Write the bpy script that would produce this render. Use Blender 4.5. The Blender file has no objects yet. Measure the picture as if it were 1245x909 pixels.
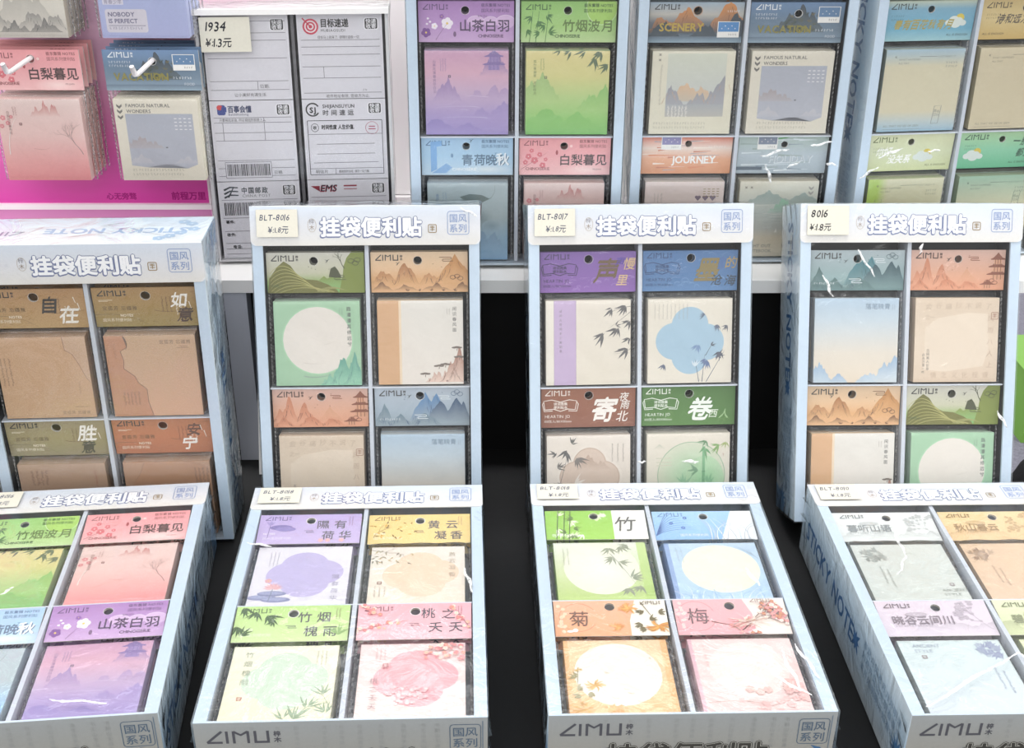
import bpy, math, random
from mathutils import Matrix, Vector
from mathutils.geometry import tessellate_polygon

# ------------------------------------------------------------------ camera, sky, lights
SC = bpy.context.scene
COL = SC.collection
ZC = 142.23                      # camera height above the floor, cm
PITCH, ROLL, FPX = 0.48265, 0.00869, 1457.25

cam_data = bpy.data.cameras.new('camera')
cam_data.sensor_width = 36.0
cam_data.lens = FPX / 1245.0 * 36.0
cam_data.clip_start = 0.05
cam = bpy.data.objects.new('camera', cam_data)
COL.objects.link(cam)
cam.matrix_world = (Matrix.Translation((0, 0, ZC / 100))
                    @ Matrix.Rotation(math.pi / 2 - PITCH, 4, 'X') @ Matrix.Rotation(ROLL, 4, 'Z'))
SC.camera = cam

world = bpy.data.worlds.new('hall')
SC.world = world
world.use_nodes = True
wn, wl = world.node_tree.nodes, world.node_tree.links
bgn = wn['Background']
bgn.inputs[1].default_value = 1.36
wtc = wn.new('ShaderNodeTexCoord')
wsp = wn.new('ShaderNodeSeparateXYZ')
wmr = wn.new('ShaderNodeMapRange')
wmr.inputs['From Min'].default_value = -1
wmr.inputs['From Max'].default_value = 1
wrp = wn.new('ShaderNodeValToRGB')          # dim hall floor below, bright hall ceiling above
for pos, v in ((0.0, 0.42), (0.42, 0.42), (0.58, 0.80), (1.0, 1.08)):
    e = wrp.color_ramp.elements.new(pos)
    e.color = (v, v * 0.995, v * 0.985, 1)
wrp.color_ramp.elements.remove(wrp.color_ramp.elements[0])
wrp.color_ramp.elements.remove(wrp.color_ramp.elements[-1])
wl.new(wtc.outputs['Generated'], wsp.inputs[0])
wl.new(wsp.outputs['Z'], wmr.inputs['Value'])
wl.new(wmr.outputs[0], wrp.inputs[0])
wl.new(wrp.outputs[0], bgn.inputs[0])

def area(name, loc, size, power, target, col=(1, 1, 1), spread=180):
    l = bpy.data.lights.new(name, 'AREA')
    l.shape = 'RECTANGLE'
    l.size, l.size_y = size
    l.energy = power
    l.color = col
    l.spread = math.radians(spread)
    o = bpy.data.objects.new(name, l)
    COL.objects.link(o)
    o.location = loc
    d = Vector(target) - Vector(loc)
    o.rotation_euler = d.to_track_quat('-Z', 'Y').to_euler()
    return o

# the hall's ceiling panels, about 3 m above the floor, then added fill lights
area('ceiling_or_fill_lamp', (-0.75, 1.55, 2.95), (0.5, 1.5), 4, (-0.4, 0.9, 0.8), (1, 0.98, 0.97))
area('ceiling_or_fill_lamp', (0.75, 1.55, 2.95), (0.5, 1.5), 4, (0.3, 0.9, 0.8), (0.97, 1, 0.98))
area('ceiling_or_fill_lamp', (0.05, 2.85, 3.05), (1.5, 0.4), 5, (0.0, 0.9, 0.8))
area('ceiling_or_fill_lamp', (0.0, 1.32, 2.9), (2.4, 0.3), 17, (0.0, 1.34, 0.9), (1, 1, 1), 26)  # added fill, narrowed onto the shelf and back wall
area('ceiling_or_fill_lamp', (0.0, -1.2, 2.7), (2.6, 0.8), 15.5, (0.0, 1.2, 1.0))  # added fill from behind the camera for the upright faces
area('ceiling_or_fill_lamp', (-3.0, 0.8, 2.6), (0.8, 1.8), 34, (-0.3, 1.0, 0.9))  # added fill for the left box sides
area('ceiling_or_fill_lamp', (3.0, 0.8, 2.6), (0.8, 1.8), 34, (0.3, 1.0, 0.9))  # added fill for the right box sides

SC.view_settings.view_transform = 'Standard'
SC.view_settings.look = 'None'
SC.view_settings.exposure = 0.0
SC.view_settings.gamma = 1.0
SC.view_settings.use_curve_mapping = False
SC.cycles.max_bounces = 8
SC.cycles.diffuse_bounces = 3
SC.cycles.glossy_bounces = 3
SC.cycles.transmission_bounces = 4
SC.cycles.transparent_max_bounces = 14
SC.cycles.sample_clamp_indirect = 6
SC.cycles.use_denoising = True
SC.cycles.sample_clamp_direct = 4
SC.cycles.denoising_prefilter = 'ACCURATE'
SC.cycles.use_adaptive_sampling = False

# ------------------------------------------------------------------ helpers: materials
def lin(v):
    return v / 12.92 if v <= 0.04045 else ((v + 0.055) / 1.055) ** 2.4

def H(s):
    if not isinstance(s, str):
        return s
    return tuple(lin(int(s[i:i + 2], 16) / 255) for i in (0, 2, 4))

def mix(a, b, t):
    return tuple(x + (y - x) * t for x, y in zip(a, b))

def mat(name):
    m = bpy.data.materials.new(name)
    m.use_nodes = True
    nt = m.node_tree
    return m, nt, nt.nodes, nt.links, nt.nodes['Principled BSDF']

def m_print(name, rough, spec=0.35):
    m, nt, N, L, p = mat(name)
    a = N.new('ShaderNodeAttribute')
    a.attribute_name = 'Col'
    p.inputs['Roughness'].default_value = rough
    p.inputs['Specular IOR Level'].default_value = spec
    n = N.new('ShaderNodeTexNoise')
    n.inputs['Scale'].default_value = 420
    n.inputs['Detail'].default_value = 3
    tc = N.new('ShaderNodeTexCoord')
    L.new(tc.outputs['Object'], n.inputs['Vector'])
    mx = N.new('ShaderNodeMixRGB')
    mx.blend_type = 'MULTIPLY'
    mx.inputs[0].default_value = 0.10
    L.new(a.outputs['Color'], mx.inputs[1])
    L.new(n.outputs['Fac'], mx.inputs[2])
    L.new(mx.outputs[0], p.inputs['Base Color'])
    return m

PAPER = m_print('printed_paper', 0.55)
CARD = m_print('coated_card', 0.38)

def m_kraft():
    m, nt, N, L, p = mat('speckled_kraft_paper')
    a = N.new('ShaderNodeAttribute')
    a.attribute_name = 'Col'
    tc = N.new('ShaderNodeTexCoord')
    n = N.new('ShaderNodeTexNoise')
    n.inputs['Scale'].default_value = 900
    n.inputs['Detail'].default_value = 6
    L.new(tc.outputs['Object'], n.inputs['Vector'])
    r = N.new('ShaderNodeValToRGB')
    r.color_ramp.elements[0].position = 0.35
    r.color_ramp.elements[0].color = (0.62, 0.56, 0.5, 1)
    r.color_ramp.elements[1].position = 0.62
    r.color_ramp.elements[1].color = (1, 1, 1, 1)
    L.new(n.outputs['Fac'], r.inputs[0])
    mx = N.new('ShaderNodeMixRGB')
    mx.blend_type = 'MULTIPLY'
    mx.inputs[0].default_value = 0.4
    L.new(a.outputs['Color'], mx.inputs[1])
    L.new(r.outputs[0], mx.inputs[2])
    L.new(mx.outputs[0], p.inputs['Base Color'])
    p.inputs['Roughness'].default_value = 0.7
    return m

KRAFT = m_kraft()

def m_film(name, fac, rough, scale, strength, tint=(1, 1, 1)):
    m = bpy.data.materials.new(name)
    m.use_nodes = True
    nt = m.node_tree
    N, L = nt.nodes, nt.links
    N.clear()
    out = N.new('ShaderNodeOutputMaterial')
    tr = N.new('ShaderNodeBsdfTransparent')
    tr.inputs[0].default_value = (*tint, 1)
    gl = N.new('ShaderNodeBsdfGlossy')
    gl.inputs['Roughness'].default_value = rough
    fr = N.new('ShaderNodeFresnel')
    ge = N.new('ShaderNodeNewGeometry')           # a thin sheet reflects the same from both of its sides
    mr = N.new('ShaderNodeMapRange')
    mr.inputs['To Min'].default_value = 1.42
    mr.inputs['To Max'].default_value = 1 / 1.42
    L.new(ge.outputs['Backfacing'], mr.inputs['Value'])
    L.new(mr.outputs[0], fr.inputs['IOR'])
    mu = N.new('ShaderNodeMath')
    mu.operation = 'MULTIPLY'
    mu.inputs[1].default_value = fac
    mu.use_clamp = True
    mx = N.new('ShaderNodeMixShader')
    tc = N.new('ShaderNodeTexCoord')
    n = N.new('ShaderNodeTexNoise')
    n.inputs['Scale'].default_value = scale
    n.inputs['Detail'].default_value = 4
    n.inputs['Distortion'].default_value = 1.2
    L.new(tc.outputs['Object'], n.inputs['Vector'])
    b = N.new('ShaderNodeBump')
    b.inputs['Strength'].default_value = strength
    b.inputs['Distance'].default_value = 0.01
    L.new(n.outputs['Fac'], b.inputs['Height'])
    L.new(b.outputs[0], gl.inputs['Normal'])
    L.new(b.outputs[0], fr.inputs['Normal'])
    L.new(fr.outputs[0], mu.inputs[0])
    L.new(mu.outputs[0], mx.inputs[0])
    L.new(tr.outputs[0], mx.inputs[1])
    L.new(gl.outputs[0], mx.inputs[2])
    L.new(mx.outputs[0], out.inputs[0])
    return m

FILM = m_film('shrink_film_plastic', 1.6, 0.09, 26, 0.28, (0.985, 0.99, 0.99))
BAG = m_film('clear_bag_plastic', 1.6, 0.18, 45, 0.16, (0.985, 0.985, 0.985))

def m_plain(name, col, rough=0.6, spec=0.4, metal=0.0, bump=None):
    m, nt, N, L, p = mat(name)
    p.inputs['Base Color'].default_value = (*H(col), 1)
    p.inputs['Roughness'].default_value = rough
    p.inputs['Specular IOR Level'].default_value = spec
    p.inputs['Metallic'].default_value = metal
    if bump:
        tc = N.new('ShaderNodeTexCoord')
        n = N.new('ShaderNodeTexNoise')
        n.inputs['Scale'].default_value = bump[0]
        n.inputs['Detail'].default_value = 5
        L.new(tc.outputs['Object'], n.inputs['Vector'])
        b = N.new('ShaderNodeBump')
        b.inputs['Strength'].default_value = bump[1]
        b.inputs['Distance'].default_value = 0.01
        L.new(n.outputs['Fac'], b.inputs['Height'])
        L.new(b.outputs[0], p.inputs['Normal'])
        r = N.new('ShaderNodeMixRGB')
        r.blend_type = 'MULTIPLY'
        r.inputs[0].default_value = bump[2]
        r.inputs[1].default_value = (*H(col), 1)
        L.new(n.outputs['Fac'], r.inputs[2])
        L.new(r.outputs[0], p.inputs['Base Color'])
    return m

CLOTH = m_plain('black_table_cloth', '121213', 0.7, 0.25, bump=(9, 0.25, 0.3))
WHITE = m_plain('white_laminate', 'f6f5f3', 0.35, 0.4, bump=(40, 0.02, 0.04))
WALLM = m_plain('white_wall_paint', 'fdfbfa', 0.6, 0.3, bump=(3, 0.03, 0.05))
GREYP = m_plain('grey_laminate', 'b9bcc6', 0.5, 0.4, bump=(30, 0.02, 0.05))
CARPET = m_plain('grey_hall_carpet', '9a98a6', 0.95, 0.1, bump=(120, 0.8, 0.5))
GREEN = m_plain('green_carton', '7db04e', 0.55, 0.4, bump=(20, 0.05, 0.05))
BLACKB = m_plain('black_bag_fabric', '141416', 0.8, 0.3, bump=(60, 0.3, 0.2))
PEGM = m_plain('white_peg_plastic', 'f2ecec', 0.35, 0.5, bump=(90, 0.02, 0.03))
PINKW = m_plain('white_edge_strip', 'fbf3f8', 0.4, 0.4, bump=(60, 0.02, 0.03))

def m_magenta():
    m, nt, N, L, p = mat('glossy_magenta_board')
    a = N.new('ShaderNodeAttribute')
    a.attribute_name = 'Col'
    L.new(a.outputs['Color'], p.inputs['Base Color'])
    p.inputs['Roughness'].default_value = 0.22
    p.inputs['Specular IOR Level'].default_value = 0.6
    n = N.new('ShaderNodeTexNoise')
    n.inputs['Scale'].default_value = 8
    tc = N.new('ShaderNodeTexCoord')
    L.new(tc.outputs['Object'], n.inputs['Vector'])
    b = N.new('ShaderNodeBump')
    b.inputs['Strength'].default_value = 0.08
    b.inputs['Distance'].default_value = 0.02
    L.new(n.outputs['Fac'], b.inputs['Height'])
    L.new(b.outputs[0], p.inputs['Normal'])
    return m

MAGENTA = m_magenta()

def m_seam():
    m, nt, N, L, p = mat('crimped_bag_seam')
    tc = N.new('ShaderNodeTexCoord')
    v = N.new('ShaderNodeTexVoronoi')
    v.inputs['Scale'].default_value = 300
    L.new(tc.outputs['Object'], v.inputs['Vector'])
    r = N.new('ShaderNodeValToRGB')
    r.color_ramp.elements[0].color = (0.10, 0.10, 0.10, 1)
    r.color_ramp.elements[1].color = (0.55, 0.55, 0.55, 1)
    L.new(v.outputs['Distance'], r.inputs[0])
    L.new(r.outputs[0], p.inputs['Base Color'])
    p.inputs['Roughness'].default_value = 0.18
    p.inputs['Alpha'].default_value = 0.6
    p.inputs['Specular IOR Level'].default_value = 0.9
    return m

SEAM = m_seam()

def m_glint_crease():  # white colour paints the film's bright glints onto its creases
    m, nt, N, L, p = mat('film_crease_painted_glint')
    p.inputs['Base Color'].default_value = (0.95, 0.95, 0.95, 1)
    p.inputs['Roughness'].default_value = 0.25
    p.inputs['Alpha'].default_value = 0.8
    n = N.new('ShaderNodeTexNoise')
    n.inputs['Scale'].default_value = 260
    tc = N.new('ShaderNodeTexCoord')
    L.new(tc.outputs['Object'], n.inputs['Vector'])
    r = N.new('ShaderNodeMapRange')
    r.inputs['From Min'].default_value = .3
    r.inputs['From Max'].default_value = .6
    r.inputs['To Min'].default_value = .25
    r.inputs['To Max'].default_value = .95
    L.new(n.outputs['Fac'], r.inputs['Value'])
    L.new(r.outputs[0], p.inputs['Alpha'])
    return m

GLINT_CREASE = m_glint_crease()

# ------------------------------------------------------------------ helpers: glyphs
_gc = bpy.data.curves.new('glyph_source', 'FONT')
_gc.resolution_u = 2
_go = bpy.data.objects.new('glyph_source', _gc)
COL.objects.link(_go)
GL = {}

def glyph(ch):
    if ch not in GL:
        if ch == ' ':
            GL[ch] = ([], [], 0.33)
        else:
            _gc.body = ch
            bpy.context.view_layer.update()
            ev = _go.evaluated_get(bpy.context.evaluated_depsgraph_get())
            me = ev.to_mesh()
            V = [(v.co.x, v.co.y) for v in me.vertices]
            F = [tuple(p.vertices) for p in me.polygons]
            ev.to_mesh_clear()
            if V:
                x0 = min(v[0] for v in V)
                x1 = max(v[0] for v in V)
            else:
                x0, x1 = 0, 0.5
            adv = 1.0 if ord(ch) > 0x2e80 else x1 - x0 + 0.11
            if ord(ch) <= 0x2e80:
                V = [(a - x0 + 0.05, b) for a, b in V]
            else:
                V = [(a + (0.5 - (x0 + x1) / 2), b) for a, b in V]
            GL[ch] = (V, F, adv)
    return GL[ch]

# ------------------------------------------------------------------ helpers: printed artwork
DZ = 0.0003

class Art:
    def __init__(s, w, h, bg, seed=1):
        s.w, s.h = w, h
        s.V, s.F, s.C = [], [], []
        s.z = 0.002
        s.holes = []
        s.R = random.Random(seed)
        if isinstance(bg, str):
            bg = [(0, bg), (1, bg)]
        s.bg = [(t, H(c)) for t, c in bg]
        n = len(s.bg)
        P, C = [], []
        for t, c in s.bg:
            P += [(0, t * h), (w, t * h)]
            C += [c, c]
        s.put(P, [(2 * i, 2 * i + 1, 2 * i + 3, 2 * i + 2) for i in range(n - 1)], C)

    def bgc(s, y):
        t = min(1, max(0, y / s.h))
        for (a, ca), (b, cb) in zip(s.bg, s.bg[1:]):
            if t <= b:
                return mix(ca, cb, (t - a) / max(1e-6, b - a))
        return s.bg[-1][1]

    def put(s, P, F, C, zo=None):
        if not P:
            return s
        if isinstance(C, tuple) and not isinstance(C[0], tuple):
            C = [C] * len(P)
        s.z += DZ
        w, h = s.w, s.h
        e = 1e-6
        if all(-e <= x <= w + e and -e <= y <= h + e for x, y in P):
            b = len(s.V)
            s.V += [(x, y, s.z + (zo[i] if zo else 0)) for i, (x, y) in enumerate(P)]
            s.C += list(C)
            s.F += [tuple(b + i for i in f) for f in F]
            return s
        for f in F:
            q = [(P[i][0], P[i][1], C[i]) for i in f]
            for ax, lim, sg in ((0, 0, 1), (0, w, -1), (1, 0, 1), (1, h, -1)):
                r = []
                for i in range(len(q)):
                    a, c = q[i - 1], q[i]
                    da, dc = (a[ax] - lim) * sg, (c[ax] - lim) * sg
                    if (da < 0) != (dc < 0):
                        t = da / (da - dc)
                        r.append((a[0] + (c[0] - a[0]) * t, a[1] + (c[1] - a[1]) * t, mix(a[2], c[2], t)))
                    if dc >= 0:
                        r.append(c)
                q = r
                if not q:
                    break
            if len(q) > 2:
                b = len(s.V)
                s.V += [(x, y, s.z + (zo[f[0]] if zo else 0)) for x, y, _ in q]
                s.C += [c for _, _, c in q]
                s.F.append(tuple(range(b, b + len(q))))
        return s

    def poly(s, pts, c):
        F = [tuple(t) for t in tessellate_polygon([[Vector((x, y, 0)) for x, y in pts]])]
        return s.put(pts, F, H(c))

    def rect(s, x0, y0, x1, y1, c, c1=None):
        c = H(c)
        c1 = H(c1) if c1 else c
        return s.put([(x0, y0), (x1, y0), (x1, y1), (x0, y1)], [(0, 1, 2, 3)], [c, c, c1, c1])

    def rrect(s, x0, y0, x1, y1, r, c):
        P = []
        for cx, cy, a in ((x1 - r, y1 - r, 0), (x0 + r, y1 - r, 90), (x0 + r, y0 + r, 180), (x1 - r, y0 + r, 270)):
            for k in range(5):
                t = math.radians(a + k * 22.5)
                P.append((cx + r * math.cos(t), cy + r * math.sin(t)))
        return s.put(P, [tuple(range(len(P)))], H(c))

    def frame(s, x0, y0, x1, y1, r, wd, c):
        P = []
        for cx, cy, a in ((x1 - r, y1 - r, 0), (x0 + r, y1 - r, 90), (x0 + r, y0 + r, 180), (x1 - r, y0 + r, 270)):
            for k in range(5):
                t = math.radians(a + k * 22.5)
                P.append((cx + r * math.cos(t), cy + r * math.sin(t)))
        return s.st(P + [P[0]], wd, c, (1, 1))

    def ell(s, x, y, rx, ry, c, c1=None, n=28, a0=0, a1=360):
        c = H(c)
        c1 = H(c1) if c1 else c
        P = [(x, y)]
        for i in range(n + 1):
            t = math.radians(a0 + (a1 - a0) * i / n)
            P.append((x + rx * math.cos(t), y + ry * math.sin(t)))
        return s.put(P, [(0, i + 1, i + 2) for i in range(n)], [c] + [c1] * (n + 1))

    def soft(s, x, y, rx, ry, c, n=24):
        c = H(c)
        P, C = [(x, y)], [c]
        for r, k in ((0.5, 0.5), (1, 1)):
            for i in range(n):
                t = 2 * math.pi * i / n
                yy = y + r * ry * math.sin(t)
                P.append((x + r * rx * math.cos(t), yy))
                C.append(mix(c, s.bgc(yy), k))
        F = [(0, 1 + i, 1 + (i + 1) % n) for i in range(n)]
        F += [(1 + i, 1 + n + i, 1 + n + (i + 1) % n, 1 + (i + 1) % n) for i in range(n)]
        return s.put(P, F, C)

    def ring(s, x, y, rx, ry, wd, c, a0=0, a1=360, n=36):
        P = [(x + rx * math.cos(math.radians(a0 + (a1 - a0) * i / n)),
              y + ry * math.sin(math.radians(a0 + (a1 - a0) * i / n))) for i in range(n + 1)]
        return s.st(P, wd, c, (1, 1))

    def st(s, pts, wd, c, tp=(1, 0.3)):
        P = []
        n = len(pts)
        for i, (x, y) in enumerate(pts):
            a = pts[max(0, i - 1)]
            b = pts[min(n - 1, i + 1)]
            dx, dy = b[0] - a[0], b[1] - a[1]
            l = math.hypot(dx, dy) or 1
            k = wd * 0.5 * (tp[0] + (tp[1] - tp[0]) * i / max(1, n - 1))
            P += [(x - dy / l * k, y + dx / l * k), (x + dy / l * k, y - dx / l * k)]
        return s.put(P, [(2 * i, 2 * i + 1, 2 * i + 3, 2 * i + 2) for i in range(n - 1)], H(c))

    def arc(s, p0, p1, p2, wd, c, tp=(1, 0.3), n=8):
        return s.st([((1 - t) ** 2 * p0[0] + 2 * t * (1 - t) * p1[0] + t * t * p2[0],
                      (1 - t) ** 2 * p0[1] + 2 * t * (1 - t) * p1[1] + t * t * p2[1])
                     for t in [i / n for i in range(n + 1)]], wd, c, tp)

    def leaf(s, x, y, ang, l, wd, c):
        a = math.radians(ang)
        ca, sa = math.cos(a), math.sin(a)
        P = [(0, 0), (0.3, 0.5), (0.6, 0.38), (1, 0), (0.6, -0.25), (0.3, -0.5)]
        P = [(x + (u * l) * ca - v * wd * sa, y + (u * l) * sa + v * wd * ca) for u, v in P]
        return s.put(P, [(0, 1, 5), (1, 2, 4, 5), (2, 3, 4)], H(c))

    def bam(s, x, y, ang, n, l, c, spread=80, wd=None):
        n += 1
        for i in range(n):
            k = (i / max(1, n - 1) - 0.5) * spread + s.R.uniform(-8, 8)
            s.leaf(x + s.R.uniform(-.08, .08) * l, y + s.R.uniform(-.08, .08) * l, ang + k,
                   l * s.R.uniform(0.65, 1.1), (wd or l * 0.19) * s.R.uniform(.8, 1.2), c)
        return s

    def mount(s, peaks, yb, ct, cb=None, x0=0, x1=None, rough=0.12, n=60, cont=None):
        x1 = s.w if x1 is None else x1
        ct = H(ct)
        P, C = [], []
        nz = [s.R.uniform(-1, 1) for _ in range(n + 1)]
        ph = s.R.uniform(0, 6)
        top = []
        for i in range(n + 1):
            x = x0 + (x1 - x0) * i / n
            y = yb
            for px, py, pw in peaks:
                d = abs(x - px) / pw
                if d < 1:
                    y = max(y, yb + (py - yb) * (1 - d) ** 0.9)
            e = min(1, (y - yb) / 0.5)
            y += e * rough * (0.6 * nz[i] + 0.7 * math.sin(i * 0.9 + ph))
            top.append((x, max(y, yb)))
        for x, y in top:
            b = H(cb) if cb else s.bgc(yb)
            P += [(x, yb), (x, y)]
            C += [b, mix(b, ct, min(1, 0.25 + (y - yb) / max(0.4, max(p[1] for p in peaks) - yb) * 0.9))]
        s.put(P, [(2 * i, 2 * i + 2, 2 * i + 3, 2 * i + 1) for i in range(n)], C)
        if cont:
            for px, py, pw in peaks:
                for k in range(7):
                    f = s.R.uniform(-0.75, 0.75)
                    hx = px + f * pw
                    hy = yb + (py - yb) * (1 - abs(f)) * s.R.uniform(0.5, 0.95)
                    l = (py - yb) * s.R.uniform(0.2, 0.5)
                    dx = (1 if f > 0 else -1) * l * s.R.uniform(.15, .6)
                    s.arc((hx, hy), (hx + dx * .1, hy - l * .5), (hx + dx, max(yb, hy - l)), 0.045, cont, (1, .2), 5)
        return s

    def branch(s, x, y, ang, l, wd, c, d=3, tips=None):
        a = math.radians(ang)
        x1, y1 = x + l * math.cos(a), y + l * math.sin(a)
        k = s.R.uniform(-.18, .18) * l
        s.arc((x, y), ((x + x1) / 2 - k * math.sin(a), (y + y1) / 2 + k * math.cos(a)), (x1, y1), wd, c, (1, .6), 5)
        if tips is not None:
            tips.append((x1, y1))
        if d > 0:
            for _ in range(2 if d < 3 else 3):
                s.branch(x1, y1, ang + s.R.uniform(-48, 48), l * s.R.uniform(.55, .8), wd * .62, c, d - 1, tips)
        return s

    def flower(s, x, y, r, c, cc='e8c860', n=5):
        a0 = s.R.uniform(0, 360)
        for i in range(n):
            t = math.radians(a0 + i * 360 / n)
            s.ell(x + r * .55 * math.cos(t), y + r * .55 * math.sin(t), r * .5, r * .5, c, n=8)
        return s.ell(x, y, r * .22, r * .22, cc, n=6)

    def mum(s, x, y, r, c, c2, n=22):
        for i in range(n):
            t = s.R.uniform(0, 360)
            l = r * s.R.uniform(.6, 1.1)
            a = math.radians(t)
            s.arc((x, y), (x + l * .6 * math.cos(a + .4), y + l * .45 * math.sin(a + .4)),
                  (x + l * math.cos(a), y + l * .7 * math.sin(a)), r * .16, c if i % 3 else c2, (1, .4), 4)
        return s

    def pagoda(s, x, y, w, c, c2, n=3):
        for i in range(n):
            k = w * (1 - 0.16 * i)
            yy = y + i * w * 0.42
            s.rect(x - k * .3, yy, x + k * .3, yy + w * .3, c2)
            for j in (-.2, 0, .2):
                s.rect(x + j * k - .03, yy, x + j * k + .03, yy + w * .26, c)
            s.poly([(x - k * .62, yy + w * .3), (x - k * .56, yy + w * .26), (x + k * .56, yy + w * .26),
                    (x + k * .62, yy + w * .32), (x + k * .36, yy + w * .38), (x + k * .22, yy + w * .5),
                    (x - k * .22, yy + w * .5), (x - k * .36, yy + w * .38)], c)
        t = y + n * w * .42
        s.poly([(x - w * .2, t), (x + w * .2, t), (x, t + w * .25)], c)
        return s

    def cloud(s, x, y, w, c, wd=0.06):
        r = w * .07
        s.st([(x - w * .5, y + r), (x + w * .3, y + r)], wd, c, (1, 1))
        s.ring(x + w * .3, y, r, r, wd, c, 90, -90, 8)
        s.st([(x + w * .3, y - r), (x - w * .2, y - r)], wd, c, (1, 1))
        s.ring(x - w * .2, y - 2 * r, r, r, wd, c, 90, 270, 8)
        return s.st([(x - w * .2, y - 3 * r), (x + w * .5, y - 3 * r)], wd, c, (1, 1))

    def puff(s, x, y, r, c):
        for dx, dy, k in ((-1, 0, .55), (-.35, .35, .7), (.35, .2, .65), (1, -.05, .5), (0, -.1, .8)):
            s.ell(x + dx * r, y + dy * r, r * k, r * k * .8, c, n=14)
        return s

    def swallow(s, x, y, r, c):
        s.arc((x - r, y + r * .6), (x - r * .2, y + r * .5), (x, y), r * .3, c, (.2, 1), 5)
        s.arc((x, y), (x + r * .5, y + r * .8), (x + r * 1.1, y + r * .7), r * .3, c, (1, .2), 5)
        s.arc((x, y), (x - r * .3, y - r * .3), (x - r * .8, y - r * .6), r * .25, c, (1, .2), 5)
        return s.arc((x, y), (x - r * .1, y - r * .4), (x - r * .3, y - r * .9), r * .22, c, (1, .2), 5)

    def hole(s, x, y, r=0.42, c=None, rim=None):
        s.holes.append((x, y, r))
        return s.ell(x, y, r * 1.12, r * 1.08, rim or mix(s.bgc(y), (.9, .9, .9), .35), n=24)

    def punch(s):
        for hx, hy, r in s.holes:
            n = 14
            cut = [(hx + r * math.cos(2 * math.pi * k / n), hy + r * math.sin(2 * math.pi * k / n)) for k in range(n)]
            F2 = []
            for f in s.F:
                q = [(s.V[i][0], s.V[i][1], s.C[i]) for i in f]
                if max(p[0] for p in q) < hx - r or min(p[0] for p in q) > hx + r or max(p[1] for p in q) < hy - r or min(p[1] for p in q) > hy + r:
                    F2.append(f)
                    continue
                z = s.V[f[0]][2]
                outs = []
                for k in range(n):
                    (ax, ay), (bx, by) = cut[k], cut[(k + 1) % n]
                    side = lambda p: (bx - ax) * (p[1] - ay) - (by - ay) * (p[0] - ax)
                    inn, out = [], []
                    for i in range(len(q)):
                        a, c = q[i - 1], q[i]
                        da, dc = side(a), side(c)
                        if (da < 0) != (dc < 0):
                            t = da / (da - dc)
                            m = (a[0] + (c[0] - a[0]) * t, a[1] + (c[1] - a[1]) * t, mix(a[2], c[2], t))
                            inn.append(m)
                            out.append(m)
                        (inn if dc >= 0 else out).append(c)
                    if len(out) > 2:
                        outs.append(out)
                    q = inn
                    if len(q) < 3:
                        break
                for o in outs:
                    b = len(s.V)
                    s.V += [(p[0], p[1], z) for p in o]
                    s.C += [p[2] for p in o]
                    F2.append(tuple(range(b, b + len(o))))
            s.F = F2
        return s

    def text(s, t, x, y, size, c, an='l', sh=0.0, bold=0.0, rot=0.0, sp=0.0, vert=False, nib=0.0, sx=1.0, jit=0.0):
        P, F, ZO = [], [], []
        cx, cy = 0.0, 0.0
        tot = 0
        for ch in t:
            V, G, adv = glyph(ch)
            off = [(0, 0)]
            if bold:
                off = [(bold * math.cos(k), bold * math.sin(k)) for k in [i * math.pi / 4 for i in range(8)]]
            if nib:
                off = [(nib * k * .7, nib * k) for k in (-1, -.5, 0, .5, 1)]
            jr = s.R.uniform(-jit, jit)
            js = 1 + s.R.uniform(-jit, jit)
            for ko, (ox, oy) in enumerate(off):
                b = len(P)
                ZO += [ko * .00015] * len(V)
                for vx, vy in V:
                    u = (vx - .5) * js
                    v = (vy - .35) * js
                    u, v = u * math.cos(jr) - v * math.sin(jr) + .5, u * math.sin(jr) + v * math.cos(jr) + .35
                    P.append(((u + ox) * sx + cx + sh * v, v + oy + cy))
                F += [tuple(b + i for i in f) for f in G]
            if vert:
                cy -= 1.0 + sp
            else:
                cx += adv * sx + sp
        wid = (1.0 if vert else cx - sp)
        dx = {'l': 0, 'c': -wid / 2, 'r': -wid}[an]
        ca, sa = math.cos(math.radians(rot)), math.sin(math.radians(rot))
        Q = [(x + ((u + dx) * ca - v * sa) * size, y + ((u + dx) * sa + v * ca) * size) for u, v in P]
        s.put(Q, F, H(c), ZO)
        s.z += .00015 * (8 if bold else 5 if nib else 0)
        return s

    def micro(s, x, y, n, size, c, vert=False, rows=1, gap=1.5):
        P, F = [], []
        for r in range(rows):
            for i in range(n):
                for k in range(3):
                    u = x + (i * size if not vert else r * size * gap) + s.R.uniform(0, .35) * size
                    v = y - (i * size if vert else r * size * gap) + (k * .3) * size
                    w = s.R.uniform(.25, .55) * size
                    b = len(P)
                    P += [(u, v), (u + w, v), (u + w, v + size * .16), (u, v + size * .16)]
                    F.append((b, b + 1, b + 2, b + 3))
        return s.put(P, F, H(c))

    def seal(s, x, y, r, c, hollow=False):
        if not hollow:
            s.rrect(x - r, y - r, x + r, y + r, r * .3, c)
            for k in (-.4, .1, .5):
                s.rect(x - r * .6, y + k * r, x + r * .6, y + (k + .16) * r, s.bgc(y))
            return s.rect(x - r * .1, y - r * .7, x + r * .08, y + r * .7, s.bgc(y))
        s.frame(x - r, y - r, x + r, y + r, r * .3, r * .22, c)
        for k in (-.4, .1, .45):
            s.rect(x - r * .6, y + k * r, x + r * .6, y + (k + .2) * r, c)
        return s.rect(x - r * .12, y - r * .6, x + r * .12, y + r * .7, c)

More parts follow.
